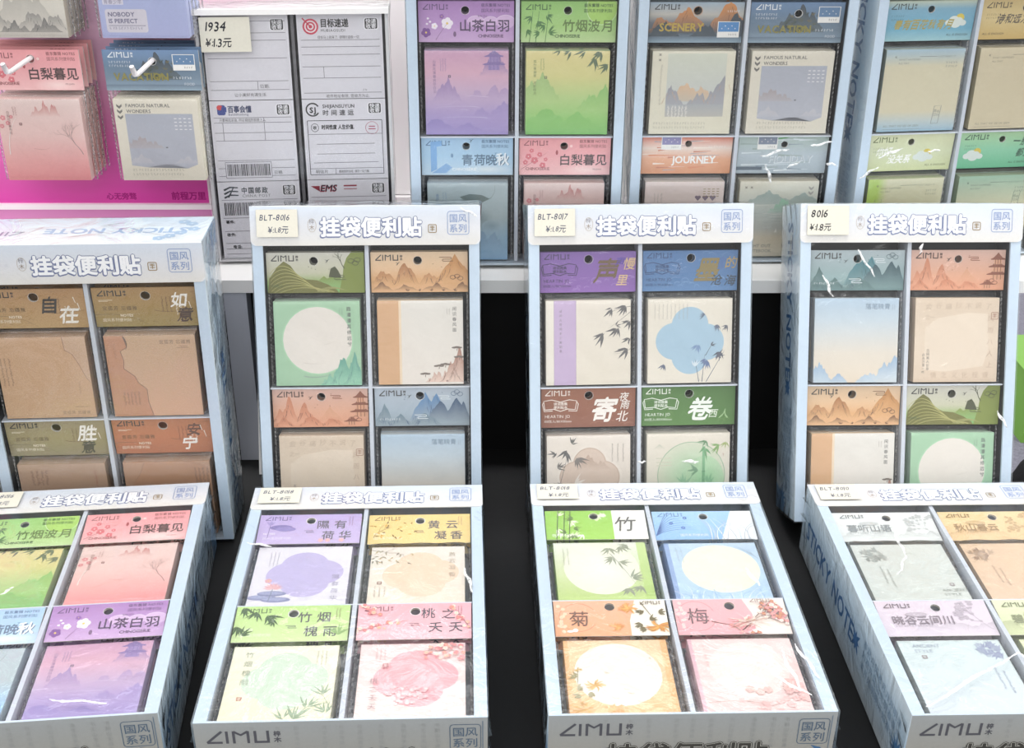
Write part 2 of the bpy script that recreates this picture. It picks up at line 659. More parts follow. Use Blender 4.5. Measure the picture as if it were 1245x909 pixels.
    def logo(s, x, y, h, c, wd=None):
        w = wd or h * .17
        q = h * .95
        s.st([(x + q, y + h), (x, y + w / 2)], w, c, (1, 1))
        s.rect(x, y, x + q, y + w, c)
        x1 = x + q * 1.22
        s.rect(x1, y, x1 + w, y + h, c)
        x2 = x1 + h * .42
        s.rect(x2, y, x2 + w, y + h, c)
        s.rect(x2 + h * .88, y, x2 + h * .88 + w, y + h, c)
        s.st([(x2 + w * .5, y + h * .97), (x2 + h * .44 + w * .5, y + h * .68), (x2 + h * .88 + w * .5, y + h * .97)], w, c, (1, 1))
        x3 = x2 + h * 1.32
        s.rect(x3, y, x3 + w, y + h, c)
        s.rect(x3 + h * .78, y, x3 + h * .78 + w, y + h, c)
        s.rect(x3, y, x3 + h * .78 + w, y + w, c)
        return s.text('梓木', x3 + h * 1.2, y + h * .56, h * .47, c, vert=True, sp=.05, bold=.03)

# ------------------------------------------------------------------ helpers: meshes
class MB:
    def __init__(s):
        s.V, s.F, s.C, s.M = [], [], [], []

    def quad(s, P, c, m=0):
        b = len(s.V)
        s.V += P
        c = H(c)
        s.C += [c] * len(P)
        s.F.append(tuple(range(b, b + len(P))))
        s.M.append(m)

    def box(s, x0, y0, z0, x1, y1, z1, c, m=0):
        b = len(s.V)
        s.V += [(x, y, z) for z in (z0, z1) for y in (y0, y1) for x in (x0, x1)]
        s.C += [H(c)] * 8
        for f in ((0, 2, 3, 1), (4, 5, 7, 6), (0, 1, 5, 4), (1, 3, 7, 5), (3, 2, 6, 7), (2, 0, 4, 6)):
            s.F.append(tuple(b + i for i in f))
            s.M.append(m)
        return s

    def art(s, a, o, u, v, m=0, pale=0.0):
        o, u, v = Vector(o), Vector(u).normalized(), Vector(v).normalized()
        w = u.cross(v)
        b = len(s.V)
        s.V += [tuple(o + u * p[0] + v * p[1] + w * p[2]) for p in a.V]
        s.C += [mix(c, (.86, .85, .84), pale) for c in a.C] if pale else a.C  # pale veil of film haze mixed into the print colours
        s.F += [tuple(b + i for i in f) for f in a.F]
        s.M += [m] * len(a.F)
        return s

    def tube(s, pts, r, c, n=10, m=0, cap=True):
        rings = []
        for i, p in enumerate(pts):
            p = Vector(p)
            a = Vector(pts[max(0, i - 1)])
            q = Vector(pts[min(len(pts) - 1, i + 1)])
            d = (q - a).normalized()
            e = d.cross(Vector((0, 0, 1)) if abs(d.z) < .9 else Vector((1, 0, 0))).normalized()
            g = d.cross(e)
            rr = r[i] if isinstance(r, (list, tuple)) else r
            b = len(s.V)
            for k in range(n):
                t = 2 * math.pi * k / n
                s.V.append(tuple(p + e * rr * math.cos(t) + g * rr * math.sin(t)))
                s.C.append(H(c))
            rings.append(b)
        for b0, b1 in zip(rings, rings[1:]):
            for k in range(n):
                s.F.append((b0 + k, b0 + (k + 1) % n, b1 + (k + 1) % n, b1 + k))
                s.M.append(m)
        if cap:
            s.F.append(tuple(rings[0] + k for k in range(n)))
            s.F.append(tuple(rings[-1] + k for k in reversed(range(n))))
            s.M += [m, m]
        return s

    def build(s, name, mats, parent=None, smooth=False):
        me = bpy.data.meshes.new(name)
        me.from_pydata([(x * .01, y * .01, z * .01) for x, y, z in s.V], [], s.F)
        if not isinstance(mats, (list, tuple)):
            mats = [mats]
        for m in mats:
            me.materials.append(m)
        me.polygons.foreach_set('material_index', s.M)
        at = me.color_attributes.new('Col', 'FLOAT_COLOR', 'POINT')
        buf = []
        for c in s.C:
            buf += [c[0], c[1], c[2], 1.0]
        at.data.foreach_set('color', buf)
        if smooth:
            me.polygons.foreach_set('use_smooth', [True] * len(me.polygons))
        me.update()
        o = bpy.data.objects.new(name, me)
        COL.objects.link(o)
        if parent:
            o.parent = parent
        return o

def tag(o, label, cat, group=None):
    o['label'] = label
    o['category'] = cat
    if group:
        o['group'] = group
    return o

def thing(name, label, cat, group=None):
    o = bpy.data.objects.new(name, None)
    o.empty_display_size = 0.02
    COL.objects.link(o)
    return tag(o, label, cat, group)

def structure(o):
    o['kind'] = 'structure'
    return o

def W3(x, y, z):
    return (x / 100, y / 100, (z + ZC) / 100)

# ------------------------------------------------------------------ the place: floor, wall, table, shelf
ZT, ZS = -68.23, -47.27
b = MB()
b.box(-250, -60, -ZC - 4, 330, 420, -ZC, '888888')
b.V = [(x, y, z + ZC) for x, y, z in b.V]
structure(b.build('floor', CARPET))

b = MB()
b.box(-190, 134.2, ZS + ZC + .6, 150, 139, 124, 'ffffff')
b.box(-190, 133.5, ZS + ZC, 150, 139, ZS + ZC + .5, 'ffffff')
structure(b.build('wall_back', WALLM))

# black-clothed table
tab = thing('display_table', 'long table under a black cloth carrying the two front rows of boxes', 'table')
tab.location = W3(-30, 80, -ZC)
b = MB()
RT = random.Random(5)
nx, ny = 60, 40
X0, X1, Y0, Y1 = -110, 81.0, -42, 37
ht = ZT + ZC
for j in range(ny + 1):
    for i in range(nx + 1):
        b.V.append((X0 + (X1 - X0) * i / nx, Y0 + (Y1 - Y0) * j / ny,
                    ht - .09 + 0.008 * math.sin(i * .7 + j * .3) * math.sin(j * .5)))
        b.C.append((.02, .02, .02))
for j in range(ny):
    for i in range(nx):
        k = j * (nx + 1) + i
        b.F.append((k, k + 1, k + nx + 2, k + nx + 1))
        b.M.append(0)
n0 = len(b.V)
rim = [j * (nx + 1) + nx for j in range(ny, -1, -1)] + [i for i in range(nx - 1, -1, -1)] + [j * (nx + 1) for j in range(1, ny + 1)]
for q, k in enumerate(rim):
    x, y, z = b.V[k]
    f = 1.2 * math.sin(q * 1.1)
    ox = (1 if x > X1 - 1 else -1 if x < X0 + 1 else 0)
    oy = -1 if y < Y0 + 1 else 0
    b.V.append((x + ox * (.3 + .3 * abs(f)), y + oy * (1.5 + f), 0.4))
    b.C.append((.02, .02, .02))
for q in range(len(rim) - 1):
    b.F.append((rim[q], rim[q + 1], n0 + q + 1, n0 + q))
    b.M.append(0)
b.build('table_cloth', CLOTH, tab, smooth=True)
b = MB()
b.box(X0 + 1, Y0 + 1, ht - 3, X1 - 1, Y1 - .5, ht - .4, 'ffffff')
b.build('table_top', GREYP, tab)
for sx in (X0 + 4, X1 - 6):
    for sy in (Y0 + 4, Y1 - 6):
        b = MB()
        b.box(sx - 2, sy - 2, 0, sx + 2, sy + 2, ht - 3, 'ffffff')
        b.build('table_leg', GREYP, tab)

# white shelf unit behind: board, black backing panel, grey supports
shf = thing('display_shelf', 'white shelf board on a grey support above the black cloth table', 'shelf')
shf.location = W3(0, 110.4, ZT)
shf.rotation_euler = (0, 0, math.radians(1.2))
zt = ZS - ZT
b = MB()
b.box(-150, -.1, zt - 1.35, 75, 22.5, zt, 'ffffff')
b.build('shelf_board', WHITE, shf)
b = MB()
b.box(-150, 2.2, -.08, 51.5, 2.8, zt - 1.4, '101012')
b.build('backing_panel', CLOTH, shf)
for x in (-29.0, -130):
    b = MB()
    b.box(x, -.0, 0.0, x + 2.3, 2.1, zt - 1.4, 'ffffff')
    o = b.build('support_panel', GREYP, shf)
    b = MB()
    b.quad([(x + 2.4, -3.0, .05), (x + 4.4, 2.0, .05), (x + 4.4, 2.0, 8.5), (x + 2.4, .2, 8.0)], 'ffffff')
    b.quad([(x + 2.8, -3.0, .05), (x + 2.8, .2, 8.0), (x + 4.8, 2.0, 8.5), (x + 4.8, 2.0, .05)], 'ffffff')
    b.quad([(x + 2.4, -3.0, .05), (x + 2.4, .2, 8.0), (x + 2.8, .2, 8.0), (x + 2.8, -3.0, .05)], 'ffffff')
    b.quad([(x + 2.4, .2, 8.0), (x + 4.4, 2.0, 8.5), (x + 4.8, 2.0, 8.5), (x + 2.8, .2, 8.0)], 'ffffff')
    b.build('foot_bracket', WHITE, o)

# green carton and black bag down on the hall floor at the right
t = thing('carton', 'lime green carton standing on the grey carpet at the right edge', 'carton')
t.location = W3(131.5, 252, -ZC)
t.rotation_euler = (0, 0, .05)
b = MB()
b.box(-14, -12, 0, 14, 12, 16, 'ffffff')
b.build('carton_body', GREEN, t)
b = MB()
b.quad([(-14.2, -12.2, 16), (14.2, -12.2, 16), (14.2, 0, 16.5), (-14.2, 0, 16.5)], 'ffffff')
b.quad([(-14.2, 12.2, 16), (-14.2, 0, 16.5), (14.2, 0, 16.5), (14.2, 12.2, 16)], 'ffffff')
b.quad([(-14.2, -12.2, 16), (-14.2, 0, 16.5), (-14.2, 12.2, 16)], 'ffffff')
b.quad([(14.2, -12.2, 16), (14.2, 12.2, 16), (14.2, 0, 16.5)], 'ffffff')
b.build('lid_flap', GREEN, t)

t = thing('cloth_bag', 'black soft bag lying on the grey carpet below the green carton', 'bag')
t.location = W3(114, 207, -ZC)
b = MB()
rr = random.Random(3)
for j in range(9):
    th = j / 8 * math.pi / 2
    for i in range(20):
        ph = i / 20 * 2 * math.pi
        k = 1 + .08 * math.sin(3 * ph + j)
        b.V.append((15 * k * math.cos(th) * math.cos(ph), 9 * k * math.cos(th) * math.sin(ph), 19 * math.sin(th)))
        b.C.append((.02, .02, .02))
for j in range(8):
    for i in range(20):
        b.F.append((j * 20 + i, j * 20 + (i + 1) % 20, (j + 1) * 20 + (i + 1) % 20, (j + 1) * 20 + i))
        b.M.append(0)
b.F.append(tuple(reversed(range(20))))
b.M.append(0)
b.build('bag_body', BLACKB, t, smooth=True)
b = MB()
b.tube([(-7, -7, 10), (-6, -9.5, 17), (0, -10, 16), (6, -9.5, 17), (7, -7, 10)], .8, '101010')
b.build('handle', BLACKB, t, smooth=True)
# ------------------------------------------------------------------ printed artwork of every pack design
HW, HH, PW = 9.0, 3.8, 8.0
DK = '2b2a2c'

def hd(bg, seed=1):
    return Art(HW, HH, bg, seed)

def pd(bg, seed=1):
    return Art(PW, PW, bg, seed)

K = {}

# --- mountain landscape series
def land_hdr(bg, far, near, dark, seed, logo=DK, sun=('5a5650', 4.35, 3.05), kind='hills', bird=(5.6, 3.0), hollow=False):
    a = hd(bg, seed)
    if kind == 'hills':
        a.mount([(6.2, 1.9, 1.4), (5.2, 1.5, 1.2)], .7, far, rough=.1)
        a.poly([(6.6, 0), (7.0, 1.6), (7.1, 2.5), (7.4, 3.3), (7.9, 3.9), (9, 3.9), (9, 0)], far)
        a.poly([(0, 0), (.2, 1.4), (1.0, 2.5), (1.6, 3.0), (2.2, 2.6), (2.8, 1.7), (3.6, 1.3), (4.6, 1.2), (5.6, .8), (6.4, .3), (6.6, 0)], near)
        for k in range(8):
            y = 2.7 - k * .33
            a.arc((.25 + .02 * k, y - .9), (1.5 + .1 * k, y + .75), (3.0 + .45 * k, max(.1, y - 1.2)), .085, mix(H(near), (.62, .58, .22), .55), (.4, 1), 12)
        for k in range(4):
            a.arc((4.6 + .2 * k, .1), (5.7 + .1 * k, 1.0 - .1 * k), (7.4, .15), .07, mix(H(near), (.6, .6, .25), .4))
        a.poly([(5.7, 1.5), (5.9, 2.3), (6.3, 2.5), (6.6, 2.1), (6.9, 1.4)], dark)
        a.cloud(6.6, 1.55, 1.4, dark)
        a.branch(7.2, 2.3, 118, .7, .09, dark, 3)
        for x, y in ((7.8, 3.0), (8.2, 2.8), (8.4, 3.1)):
            a.ring(x, y, .28, .2, .05, dark)
    elif kind == 'peaks':
        a.mount([(7.8, 3.5, 1.9), (6.2, 1.5, .9)], .9, far, rough=.1, cont=dark)
        a.mount([(3.2, 2.9, 1.3), (1.2, 2.0, 1.6), (5.4, 1.9, 1.0)], .7, near, rough=.22, cont=dark)
        a.mount([(1, 1.0, 1.0), (3.2, .7, 1.2), (6, .8, 1.4), (8.5, 1.0, .8)], .15, dark, rough=.12)
        a.cloud(7.0, 3.2, 1.3, dark)
        for k in range(5):
            a.bam(3.4 + k * 1.1, .1, 90, 3, .35, dark, 90)
        for x, y in ((7.6, 1.4), (8.0, 1.5), (8.3, 1.3)):
            a.ring(x, y, .25, .18, .05, dark)
    elif kind == 'pagoda':
        a.mount([(5.4, 2.0, 1.2)], .5, far)
        a.mount([(1.5, 3.0, .9), (3.0, 2.6, .9), (.6, 1.6, .8)], .5, near, rough=.28, cont=dark)
        a.mount([(1, 1.0, 1.0), (3.6, 1.1, 1.4), (5.6, .9, 1.2)], .1, near, rough=.14, cont=dark)
        a.pagoda(8.3, 1.0, 1.7, dark, far)
        a.pagoda(7.4, .2, 1.2, dark, far, 1)
        a.cloud(6.0, 3.05, 1.1, dark)
        for x, y in ((7.4, .8), (7.8, .9), (8.1, .7)):
            a.ring(x, y, .25, .16, .05, dark)
    else:
        a.mount([(.9, 2.2, .9)], .3, near, rough=.14)
        a.mount([(4.8, 3.3, 1.6), (5.8, 3.2, 1.5)], .4, far, rough=.12, cont=dark)
        a.mount([(6.2, 2.6, 1.4), (7.8, 2.8, 1.5), (8.4, 2.4, .8)], .3, dark, rough=.12)
        a.mount([(2.4, 1.2, 1.2), (4.8, 1.3, 1.6), (.8, 1.0, .8)], .05, near, rough=.14, cont=dark)
        a.cloud(4.4, 1.0, 1.3, 'dfe6ea')
        a.cloud(6.6, 2.9, 1.2, 'dfe6ea')
        for x, y in ((7.5, 3.2), (7.8, 3.35), (8.1, 3.15)):
            a.ring(x, y, .25, .2, .045, dark)
        a.micro(.45, .6, 9, .22, 'e6eaee')
    a.logo(.45, 3.0, .55, logo)
    if sun:
        a.hole(sun[1], min(3.0, sun[2]), .4)
    else:
        a.hole(4.5, 2.95, .36)
    if bird:
        a.swallow(bird[0], bird[1], .22, DK)
    for _ in range(6):
        a.ell(a.R.uniform(2.5, 8), a.R.uniform(1.7, 3.4), .04, .04, dark, n=8)
    return a

def land_green():
    a = land_hdr([(0, '6fb068'), (.28, '94ad66'), (.5, 'c3c2a8'), (1, 'cfcdc2')], '7c8a35', '6d6c26', '3d421e', 3, sun=('5b5f50', 4.35, 3.0), hollow=True)
    a.text('100张入', .4, .55, .32, '3f5b28')
    p = pd('9ccaa2', 4)
    p.ell(4.0, 4.3, 3.35, 3.3, 'a8d6ae')
    p.ell(4.0, 4.3, 3.22, 3.18, 'ece4da')
    p.mount([(7.4, 3.2, .9), (6.3, 2.7, 1.3), (5.1, 1.0, 1.0)], .0, '3c9a86', '8fd0ae', x0=3.8, rough=.2, cont='2f7f74')
    p.arc((2.6, .9), (3.6, .6), (5.2, 1.0), .12, '8aa894')
    p.text('路漫漫其修远兮', 6.75, 7.1, .44, '3a4a42', vert=True, sp=.26, nib=.012)
    p.micro(6.05, 7.2, 4, .16, '4a6a54', True, 2)
    p.arc((4.6, 3.9), (5.2, 4.0), (5.6, 4.2), .03, 'c3b9ae')
    p.arc((2.6, 2.2), (3.3, 2.0), (4.2, 2.1), .03, 'c3b9ae')
    return a, p, 'bcd8bf'

def land_orange(bird=(2.5, 2.7)):
    a = land_hdr([(0, 'e0b183'), (.3, 'dba873'), (.6, 'e2bd95'), (1, 'dcc0a0')], 'c08442', 'a96f3c', '6e4420', 5, kind='peaks', bird=bird)
    p = pd([(0, 'efe6dc'), (1, 'e6e2da')], 6)
    p.rect(0, 0, 2.0, 8, 'dba873')
    p.rect(2.0, 0, 2.22, 8, 'f1d9b8')
    p.text('闲识春风面', 7.0, 7.05, .4, '3a322e', vert=True, sp=.25, nib=.012)
    p.micro(6.45, 7.1, 4, .15, '8a7c70', True, 2)
    p.mount([(7.6, 3.6, 1.0), (6.9, 2.2, 1.1), (5.6, 1.1, 1.2)], .2, 'a05a38', 'f0d4c4', x0=3.8, rough=.25, cont='7a4630')
    for x, y in ((7.4, 3.5), (6.3, 1.9), (5.7, 1.75), (4.4, 1.0), (7.6, 2.6)):
        p.st([(x, y - .3), (x + .05, y)], .06, '5d3c28', (1, 1))
        for q in (-.25, 0, .25):
            p.ell(x + q, y + .05 - abs(q) * .2, .25, .09, '5f4a38', n=10)
    return a, p, 'e8cfae'

def land_pink(sun=('8d6b4c', 4.6, 3.0)):
    a = land_hdr([(0, 'dd9a78'), (.4, 'e0a88a'), (1, 'd8b2a4')], 'd8a07e', 'c97f5c', '8a4a30', 7, logo='4a3028', kind='pagoda', sun=sun, bird=(3.6, 2.9))
    p = pd([(0, 'dfc7ad'), (.5, 'e6d2ba'), (1, 'd9c3a9')], 8)
    p.poly([(.9, 1.2), (1.0, 5.2), (2.2, 6.1), (5, 6.6), (6.9, 6.5), (7.1, 3), (6.6, 1.5), (3, 1.0)], 'ead8c2')
    for i, ch in enumerate('会谷痛抄不说了'):
        p.text(ch, .9 + i * .95, 6.95 + (i % 2) * .12, .66, 'bfa68c', sh=.15)
    p.text('之一', .9, 6.0, .5, 'c0a68c')
    for i, ch in enumerate('风雨八人上'):
        p.text(ch, 6.9, 5.8 - i * 1.1, .62, 'c4a68c', sh=.12)
    for i, ch in enumerate('情之义化程慢'):
        p.text(ch, 1.6 + i * 1.0, .45, .6, 'c3a68a')
    p.text('古陌离人长亭', 1.15, 2.9, .32, '5b4a3c', vert=True, sp=.1)
    p.text('此去万里一叶', .75, 2.5, .3, '5b4a3c', vert=True, sp=.1)
    p.seal(7.6, 6.3, .32, 'a9785a', True)
    return a, p, 'd8c0a6'

def land_blue(teal=False):
    if teal:
        a = land_hdr([(0, '5f7f80'), (.35, '93aeb0'), (1, 'b0bec4')], '3f7f8c', '4a6c6c', '2a4f5c', 9, kind='blue', bird=(3.4, 2.75), sun=('a7bcc4', 4.5, 3.0))
    else:
        a = land_hdr([(0, '8f9ea8'), (.35, 'a3b3c0'), (1, 'b5c0cc')], '5585b4', '6a8492', '2f5074', 9, kind='blue', bird=(3.3, 2.95), sun=('b4c0cc', 4.3, 3.1))
    p = pd([(0, 'e8d8c2'), (.35, 'e3d9ca'), (.75, 'c3d3de'), (1, 'a9c3d8')], 10)
    p.text('落笔映青', 4.8, 7.0, .6, '6c87a0', nib=.02)
    p.micro(7.35, 7.3, 4, .13, '5a7690', True, 2)
    p.mount([(.6, 1.9, 1.2), (.2, 1.6, .8)], 0, '8db0d0', 'c6d8e4', x1=2.4, rough=.15)
    p.mount([(7.8, 2.6, 1.6), (6.8, 1.9, 1.2), (5.6, .9, 1.0)], 0, '8db0d0', 'd5e0e6', x0=4.2, rough=.15)
    p.mount([(2.4, .9, .9)], 0, '86aad0', 'c6d8e4', x0=1.2, x1=3.6, rough=.08)
    p.mount([(5.0, .8, 1.0)], 0, 'a9c4dc', 'd0dfe8', x0=3.6, x1=6.4, rough=.08)
    return a, p, 'cfd8dc'

K['land_green'] = land_green()
K['land_orange'] = land_orange()
K['land_pink'] = land_pink()
K['land_blue'] = land_blue()
K['land_teal'] = land_blue(True)
K['land_coral'] = land_pink(None)
K['land_gold'] = land_orange((2.4, 2.8))

# --- book series
def book_hdr(bg, ink, title, seed, cloudc, gold=None):
    a = hd(bg, seed)
    for k in range(14):
        x, y = a.R.uniform(2.5, 8.5), a.R.uniform(.2, 1.3)
        a.ring(x, y, a.R.uniform(.15, .4), a.R.uniform(.1, .3), .04, cloudc, 0, 200, 12)
    for k in range(12):
        x, y = a.R.uniform(.2, 8.6), a.R.uniform(.6, 3.7)
        a.arc((x, y), (x + .3, y + .3), (x + .7, y + a.R.uniform(-.2, .3)), .04, cloudc)
    a.logo(.4, 3.1, .52, ink)
    a.st([(.35, 1.75), (.25, 2.6), (1.0, 2.72), (1.85, 2.5), (2.7, 2.72), (3.4, 2.6), (3.25, 1.75), (2.5, 1.82), (1.85, 1.6), (1.2, 1.82), (.35, 1.75)], .08, ink, (1, 1))
    a.st([(.25, 2.5), (.12, 2.3), (.3, 1.6), (1.1, 1.65)], .08, ink, (1, 1))
    a.st([(3.4, 2.5), (3.55, 2.3), (3.4, 1.6), (2.6, 1.65)], .08, ink, (1, 1))
    a.text('诗词雅集', 1.85, 2.2, .33, ink, 'c', bold=.02)
    a.text('便利贴本', 1.85, 1.85, .33, ink, 'c', bold=.02)
    a.text('HEARTIN JO', .35, .95, .42, ink, sx=1.0)
    a.text('100张入/80X80mm', .3, .5, .32, ink)
    a.hole(4.55, 3.1, .4, '3a2f36')
    for ch, x, y, sz, c in title:
        a.text(ch, x, y, sz, c, nib=.03 if sz > 1.5 else .012, sh=.22)
    return a

def bk_purple():
    a = book_hdr([(0, '8a5fae'), (1, '7d5aa6')], '3f2a5c', [('声', 4.9, 1.1, 2.4, '6a5238'), ('声', 7.0, 2.5, .9, '4b35a0'), ('慢', 7.7, 2.2, 1.2, 'd9b98c'), ('里', 7.1, .7, 1.1, 'e0c090')], 11, 'a98cc8')
    p = pd([(0, 'e6dccb'), (1, 'e9e0d2')], 12)
    p.rect(0, 0, .75, 8, 'efe8da')
    p.rect(.75, 0, 2.85, 8, 'c3a9d0')
    p.rect(.75, 0, .8, 8, 'a98fb8')
    p.rect(2.8, 0, 2.85, 8, 'a98fb8')
    p.text('试问人世间多少离别意', 1.25, 6.9, .28, '5f5268', vert=True, sp=.5)
    p.arc((8, 7.4), (6.6, 7.2), (5.6, 6.6), .05, '55504c')
    p.arc((8, 6.9), (7.2, 6.2), (6.0, 5.4), .05, '77706a')
    p.arc((8, 3.4), (7.6, 3.0), (6.4, 2.9), .04, '77706a')
    for x, y, an, n, l in ((6.2, 7.2, 235, 4, 1.0), (7.5, 7.4, 240, 4, 1.1), (5.4, 4.9, 235, 4, 1.4), (6.8, 5.3, 240, 4, 1.1), (7.9, 6.0, 215, 3, 1.0), (7.7, 3.4, 215, 4, 1.2), (7.9, 4.4, 230, 3, .9), (6.6, 5.6, 20, 2, .6)):
        p.bam(x, y, an, n, l, '38343a', 75)
    return a, p, 'e6dccb'

def bk_blue():
    a = book_hdr([(0, '5580b0'), (1, '4a76aa')], '2a4a78', [('墨', 4.8, 1.1, 2.4, '8a7a4a'), ('韵', 7.0, 2.1, 1.3, '4d6fa8'), ('的', 7.7, 2.2, 1.2, 'b39a60'), ('沧', 6.4, .6, 1.1, '35424c'), ('海', 7.7, .55, 1.1, '35424c')], 13, '7fa3cc')
    p = pd([(0, 'ebe2d2'), (1, 'e6dece')], 14)
    P = [(4.0, 7.2), (5.6, 5.8), (7.2, 4.0), (5.6, 2.2), (4.0, .8), (2.4, 2.2), (.8, 4.0), (2.4, 5.8)]
    for x, y, r in ((4.0, 5.5, 1.75), (5.5, 3.9, 1.75), (4.0, 2.6, 1.75), (2.5, 4.0, 1.75), (4, 4, 2.0)):
        p.ell(x, y, r, r, '9fc2d8', n=36)
    p.micro(.6, 7.4, 9, .16, '9a938a', True, 9, 2.4)
    for x, y, an, ln in ((5.2, .1, 85, 2.6), (5.6, .1, 60, 3.4), (4.9, .1, 100, 2.2), (5.5, 2.6, 60, 1.5)):
        t = math.radians(an)
        p.st([(x, y), (x + ln * math.cos(t), y + ln * math.sin(t))], .07, '30405e')
    for x, y, an, n, l, c in ((4.8, 3.6, 250, 5, .8, '5d83b4'), (5.6, 2.2, 250, 6, .9, '3d5f96'), (6.9, 2.9, 250, 4, 1.0, '2a3350'), (6.6, 2.6, 10, 3, .9, '2a3350'), (6.6, 5.5, 260, 4, .7, '3a4c70'), (7.5, 5.5, 240, 3, .7, '2a3350'), (5.4, 6.5, 190, 3, .7, '3c5878'), (1.5, 1.8, 250, 4, .8, '3a4c70'), (6.0, 3.6, 30, 3, .6, '2a3350'), (4.4, 1.6, 60, 4, .8, 'dbe6ee')):
        p.bam(x, y, an, n, l, c, 80)
    return a, p, 'e9e0d0'

def bk_brown():
    a = book_hdr([(0, '87503a'), (1, '96593c')], 'efe2d8', [('寄', 4.6, .75, 2.5, 'f4ede6'), ('夜', 7.4, 2.6, .9, 'f4ede6'), ('雨', 7.5, 1.8, .9, 'f4ede6'), ('北', 7.1, .6, 1.15, 'f4ede6')], 15, 'a9765c')
    p = pd([(0, 'ece0d2'), (1, 'e9ded2')], 16)
    for r, c in ((0.12, 'efe4d8'), (-.1, 'c9ad98'), (-.2, 'd9c2b0')):
        for x, y, q in ((4.1, 5.2, 1.7), (5.4, 3.9, 1.7), (4.1, 2.6, 1.7), (2.8, 3.9, 1.7), (4.1, 3.9, 2.0)):
            p.ell(x, y, q + r, q + r, c, n=36)
    p.mount([(4.0, 6.1, 1.2), (5.2, 5.5, 1.0)], 4.6, 'b99a84', 'd9c2b0', x0=2.8, x1=6.2, rough=.15)
    p.st([(.2, .3), (1.2, 3.0), (2.0, 6.1)], .09, '4a4440')
    p.arc((.2, .3), (1.6, 2.2), (3.2, 3.4), .05, '8a8078')
    for x, y, an, n, l, c in ((1.9, 6.5, 260, 5, 1.2, '33302e'), (.9, 6.3, 190, 4, .9, '3d3936'), (2.4, 7.2, 60, 3, .9, '3d3936'), (2.9, 5.8, 300, 5, 1.2, '6d625a'), (1.6, 3.2, 200, 5, 1.0, '57504a'), (2.6, 3.3, 20, 5, 1.2, 'efe6dc'), (3.4, 2.6, 340, 4, 1.1, 'efe6dc'), (1.0, 4.9, 30, 4, .9, '57504a')):
        p.bam(x, y, an, n, l, c, 85)
    p.micro(6.2, 7.0, 9, .2, '6d625a', True, 3, 2.6)
    return a, p, 'e4d6c8'

def bk_green():
    a = book_hdr([(0, '4f7d34'), (1, '47752f')], 'e9efe2', [('卷', 4.3, .7, 2.4, 'f2f5ee'), ('西', 6.4, .8, .9, 'e3ebda'), ('人', 7.4, .7, 1.0, '9fc08a')], 17, '6f9a52')
    p = pd([(0, 'e6e2d0'), (1, 'e9dfcf')], 18)
    p.ell(4.3, 3.9, 3.2, 3.2, 'a6d8a8', 'd9dcc4', n=40)
    p.ell(5.6, 3.4, 1.9, 2.4, 'a2dca4', 'b9d9b0', n=30)
    p.ring(4.3, 3.9, 3.25, 3.25, .07, '8fb68c')
    p.mount([(1.2, 7.0, .6)], 6.5, 'c9c8b4', x0=.5, x1=2.0, rough=.05)
    for y in (5.6, 4.9, 5.2):
        p.st([(.9, y), (2.4, y)], .1, 'd2d0b8', (1, 1))
    p.rect(5.35, 2.6, 5.62, 6.7, '6fb07a')
    p.rect(5.3, 4.2, 5.66, 4.28, '4f9460')
    for x, y, an, n, l, c in ((5.7, 7.2, 235, 2, 1.0, '4c8a4e'), (5.6, 6.6, 275, 2, 1.2, '4f9a54'), (7.0, 6.8, 215, 4, 1.0, '7aa84a'), (7.6, 7.1, 250, 3, .8, 'a3b45a'), (4.9, 4.4, 180, 6, 1.0, '6a9f74'), (3.6, 3.0, 90, 6, 1.3, '8fc49a'), (6.0, 3.0, 80, 6, 1.2, '84c08e')):
        p.bam(x, y, an, n, l, c, 90)
    p.micro(7.3, 5.9, 2, .16, 'b06a50', True)
    return a, p, 'e2dccc'

K['book_purple'] = bk_purple()
K['book_blue'] = bk_blue()
K['book_brown'] = bk_brown()
K['book_green'] = bk_green()

# --- kraft series
def kraft_hdr(bg, c1, c2, t1, t2, p1, p2, seed):
    a = hd(bg, seed)
    for k in range(26):
        x, y = a.R.uniform(0, 9), a.R.choice([a.R.uniform(2.6, 3.9), a.R.uniform(0, 1.0)])
        a.arc((x, y), (x + .2, y + .15), (x + .45, y + a.R.uniform(-.2, .2)), .06, mix(H('7a5a38'), a.bgc(y), .5))
    a.arc((0, 1.2), (3, 1.5), (4.6, .1), .04, '6e5a3a')
    a.arc((5.2, 1.6), (6.2, 1.2), (8.8, 1.7), .05, '7a5a38')
    a.logo(.45, 3.0, .55, DK)
    a.hole(4.6, 3.0, .42, '4a3c28')
    a.rect(.5, 2.6, 1.7, 2.64, 'e8dcc4')
    a.rect(.5, 2.5, 1.3, 2.54, 'e8dcc4')
    a.text('宜孤芳 忘疆雅', .7, 1.65, .46, '6b5636', sp=.05)
    a.text('NOTES', 2.2, 1.0, .34, 'eee2cc', bold=.02)
    a.text('国风系列便利贴', .6, .55, .36, 'eee2cc')
    a.micro(5.9, 2.7, 6, .25, '6b4a34', True, 3, 1.4)
    a.micro(7.1, 1.9, 4, .26, 'efe8dc', True, 2, 1.4)
    a.text(t1, p1[0], p1[1], p1[2], c1, nib=.03, sh=.2)
    a.text(t2, p2[0], p2[1], p2[2], c2, nib=.03, sh=.2)
    a.st([(8.0, 3.0), (8.15, 2.4)], .08, 'efe8dc', (1, .5))
    a.st([(8.3, 2.4), (8.45, 1.7)], .08, 'efe8dc', (1, .5))
    return a

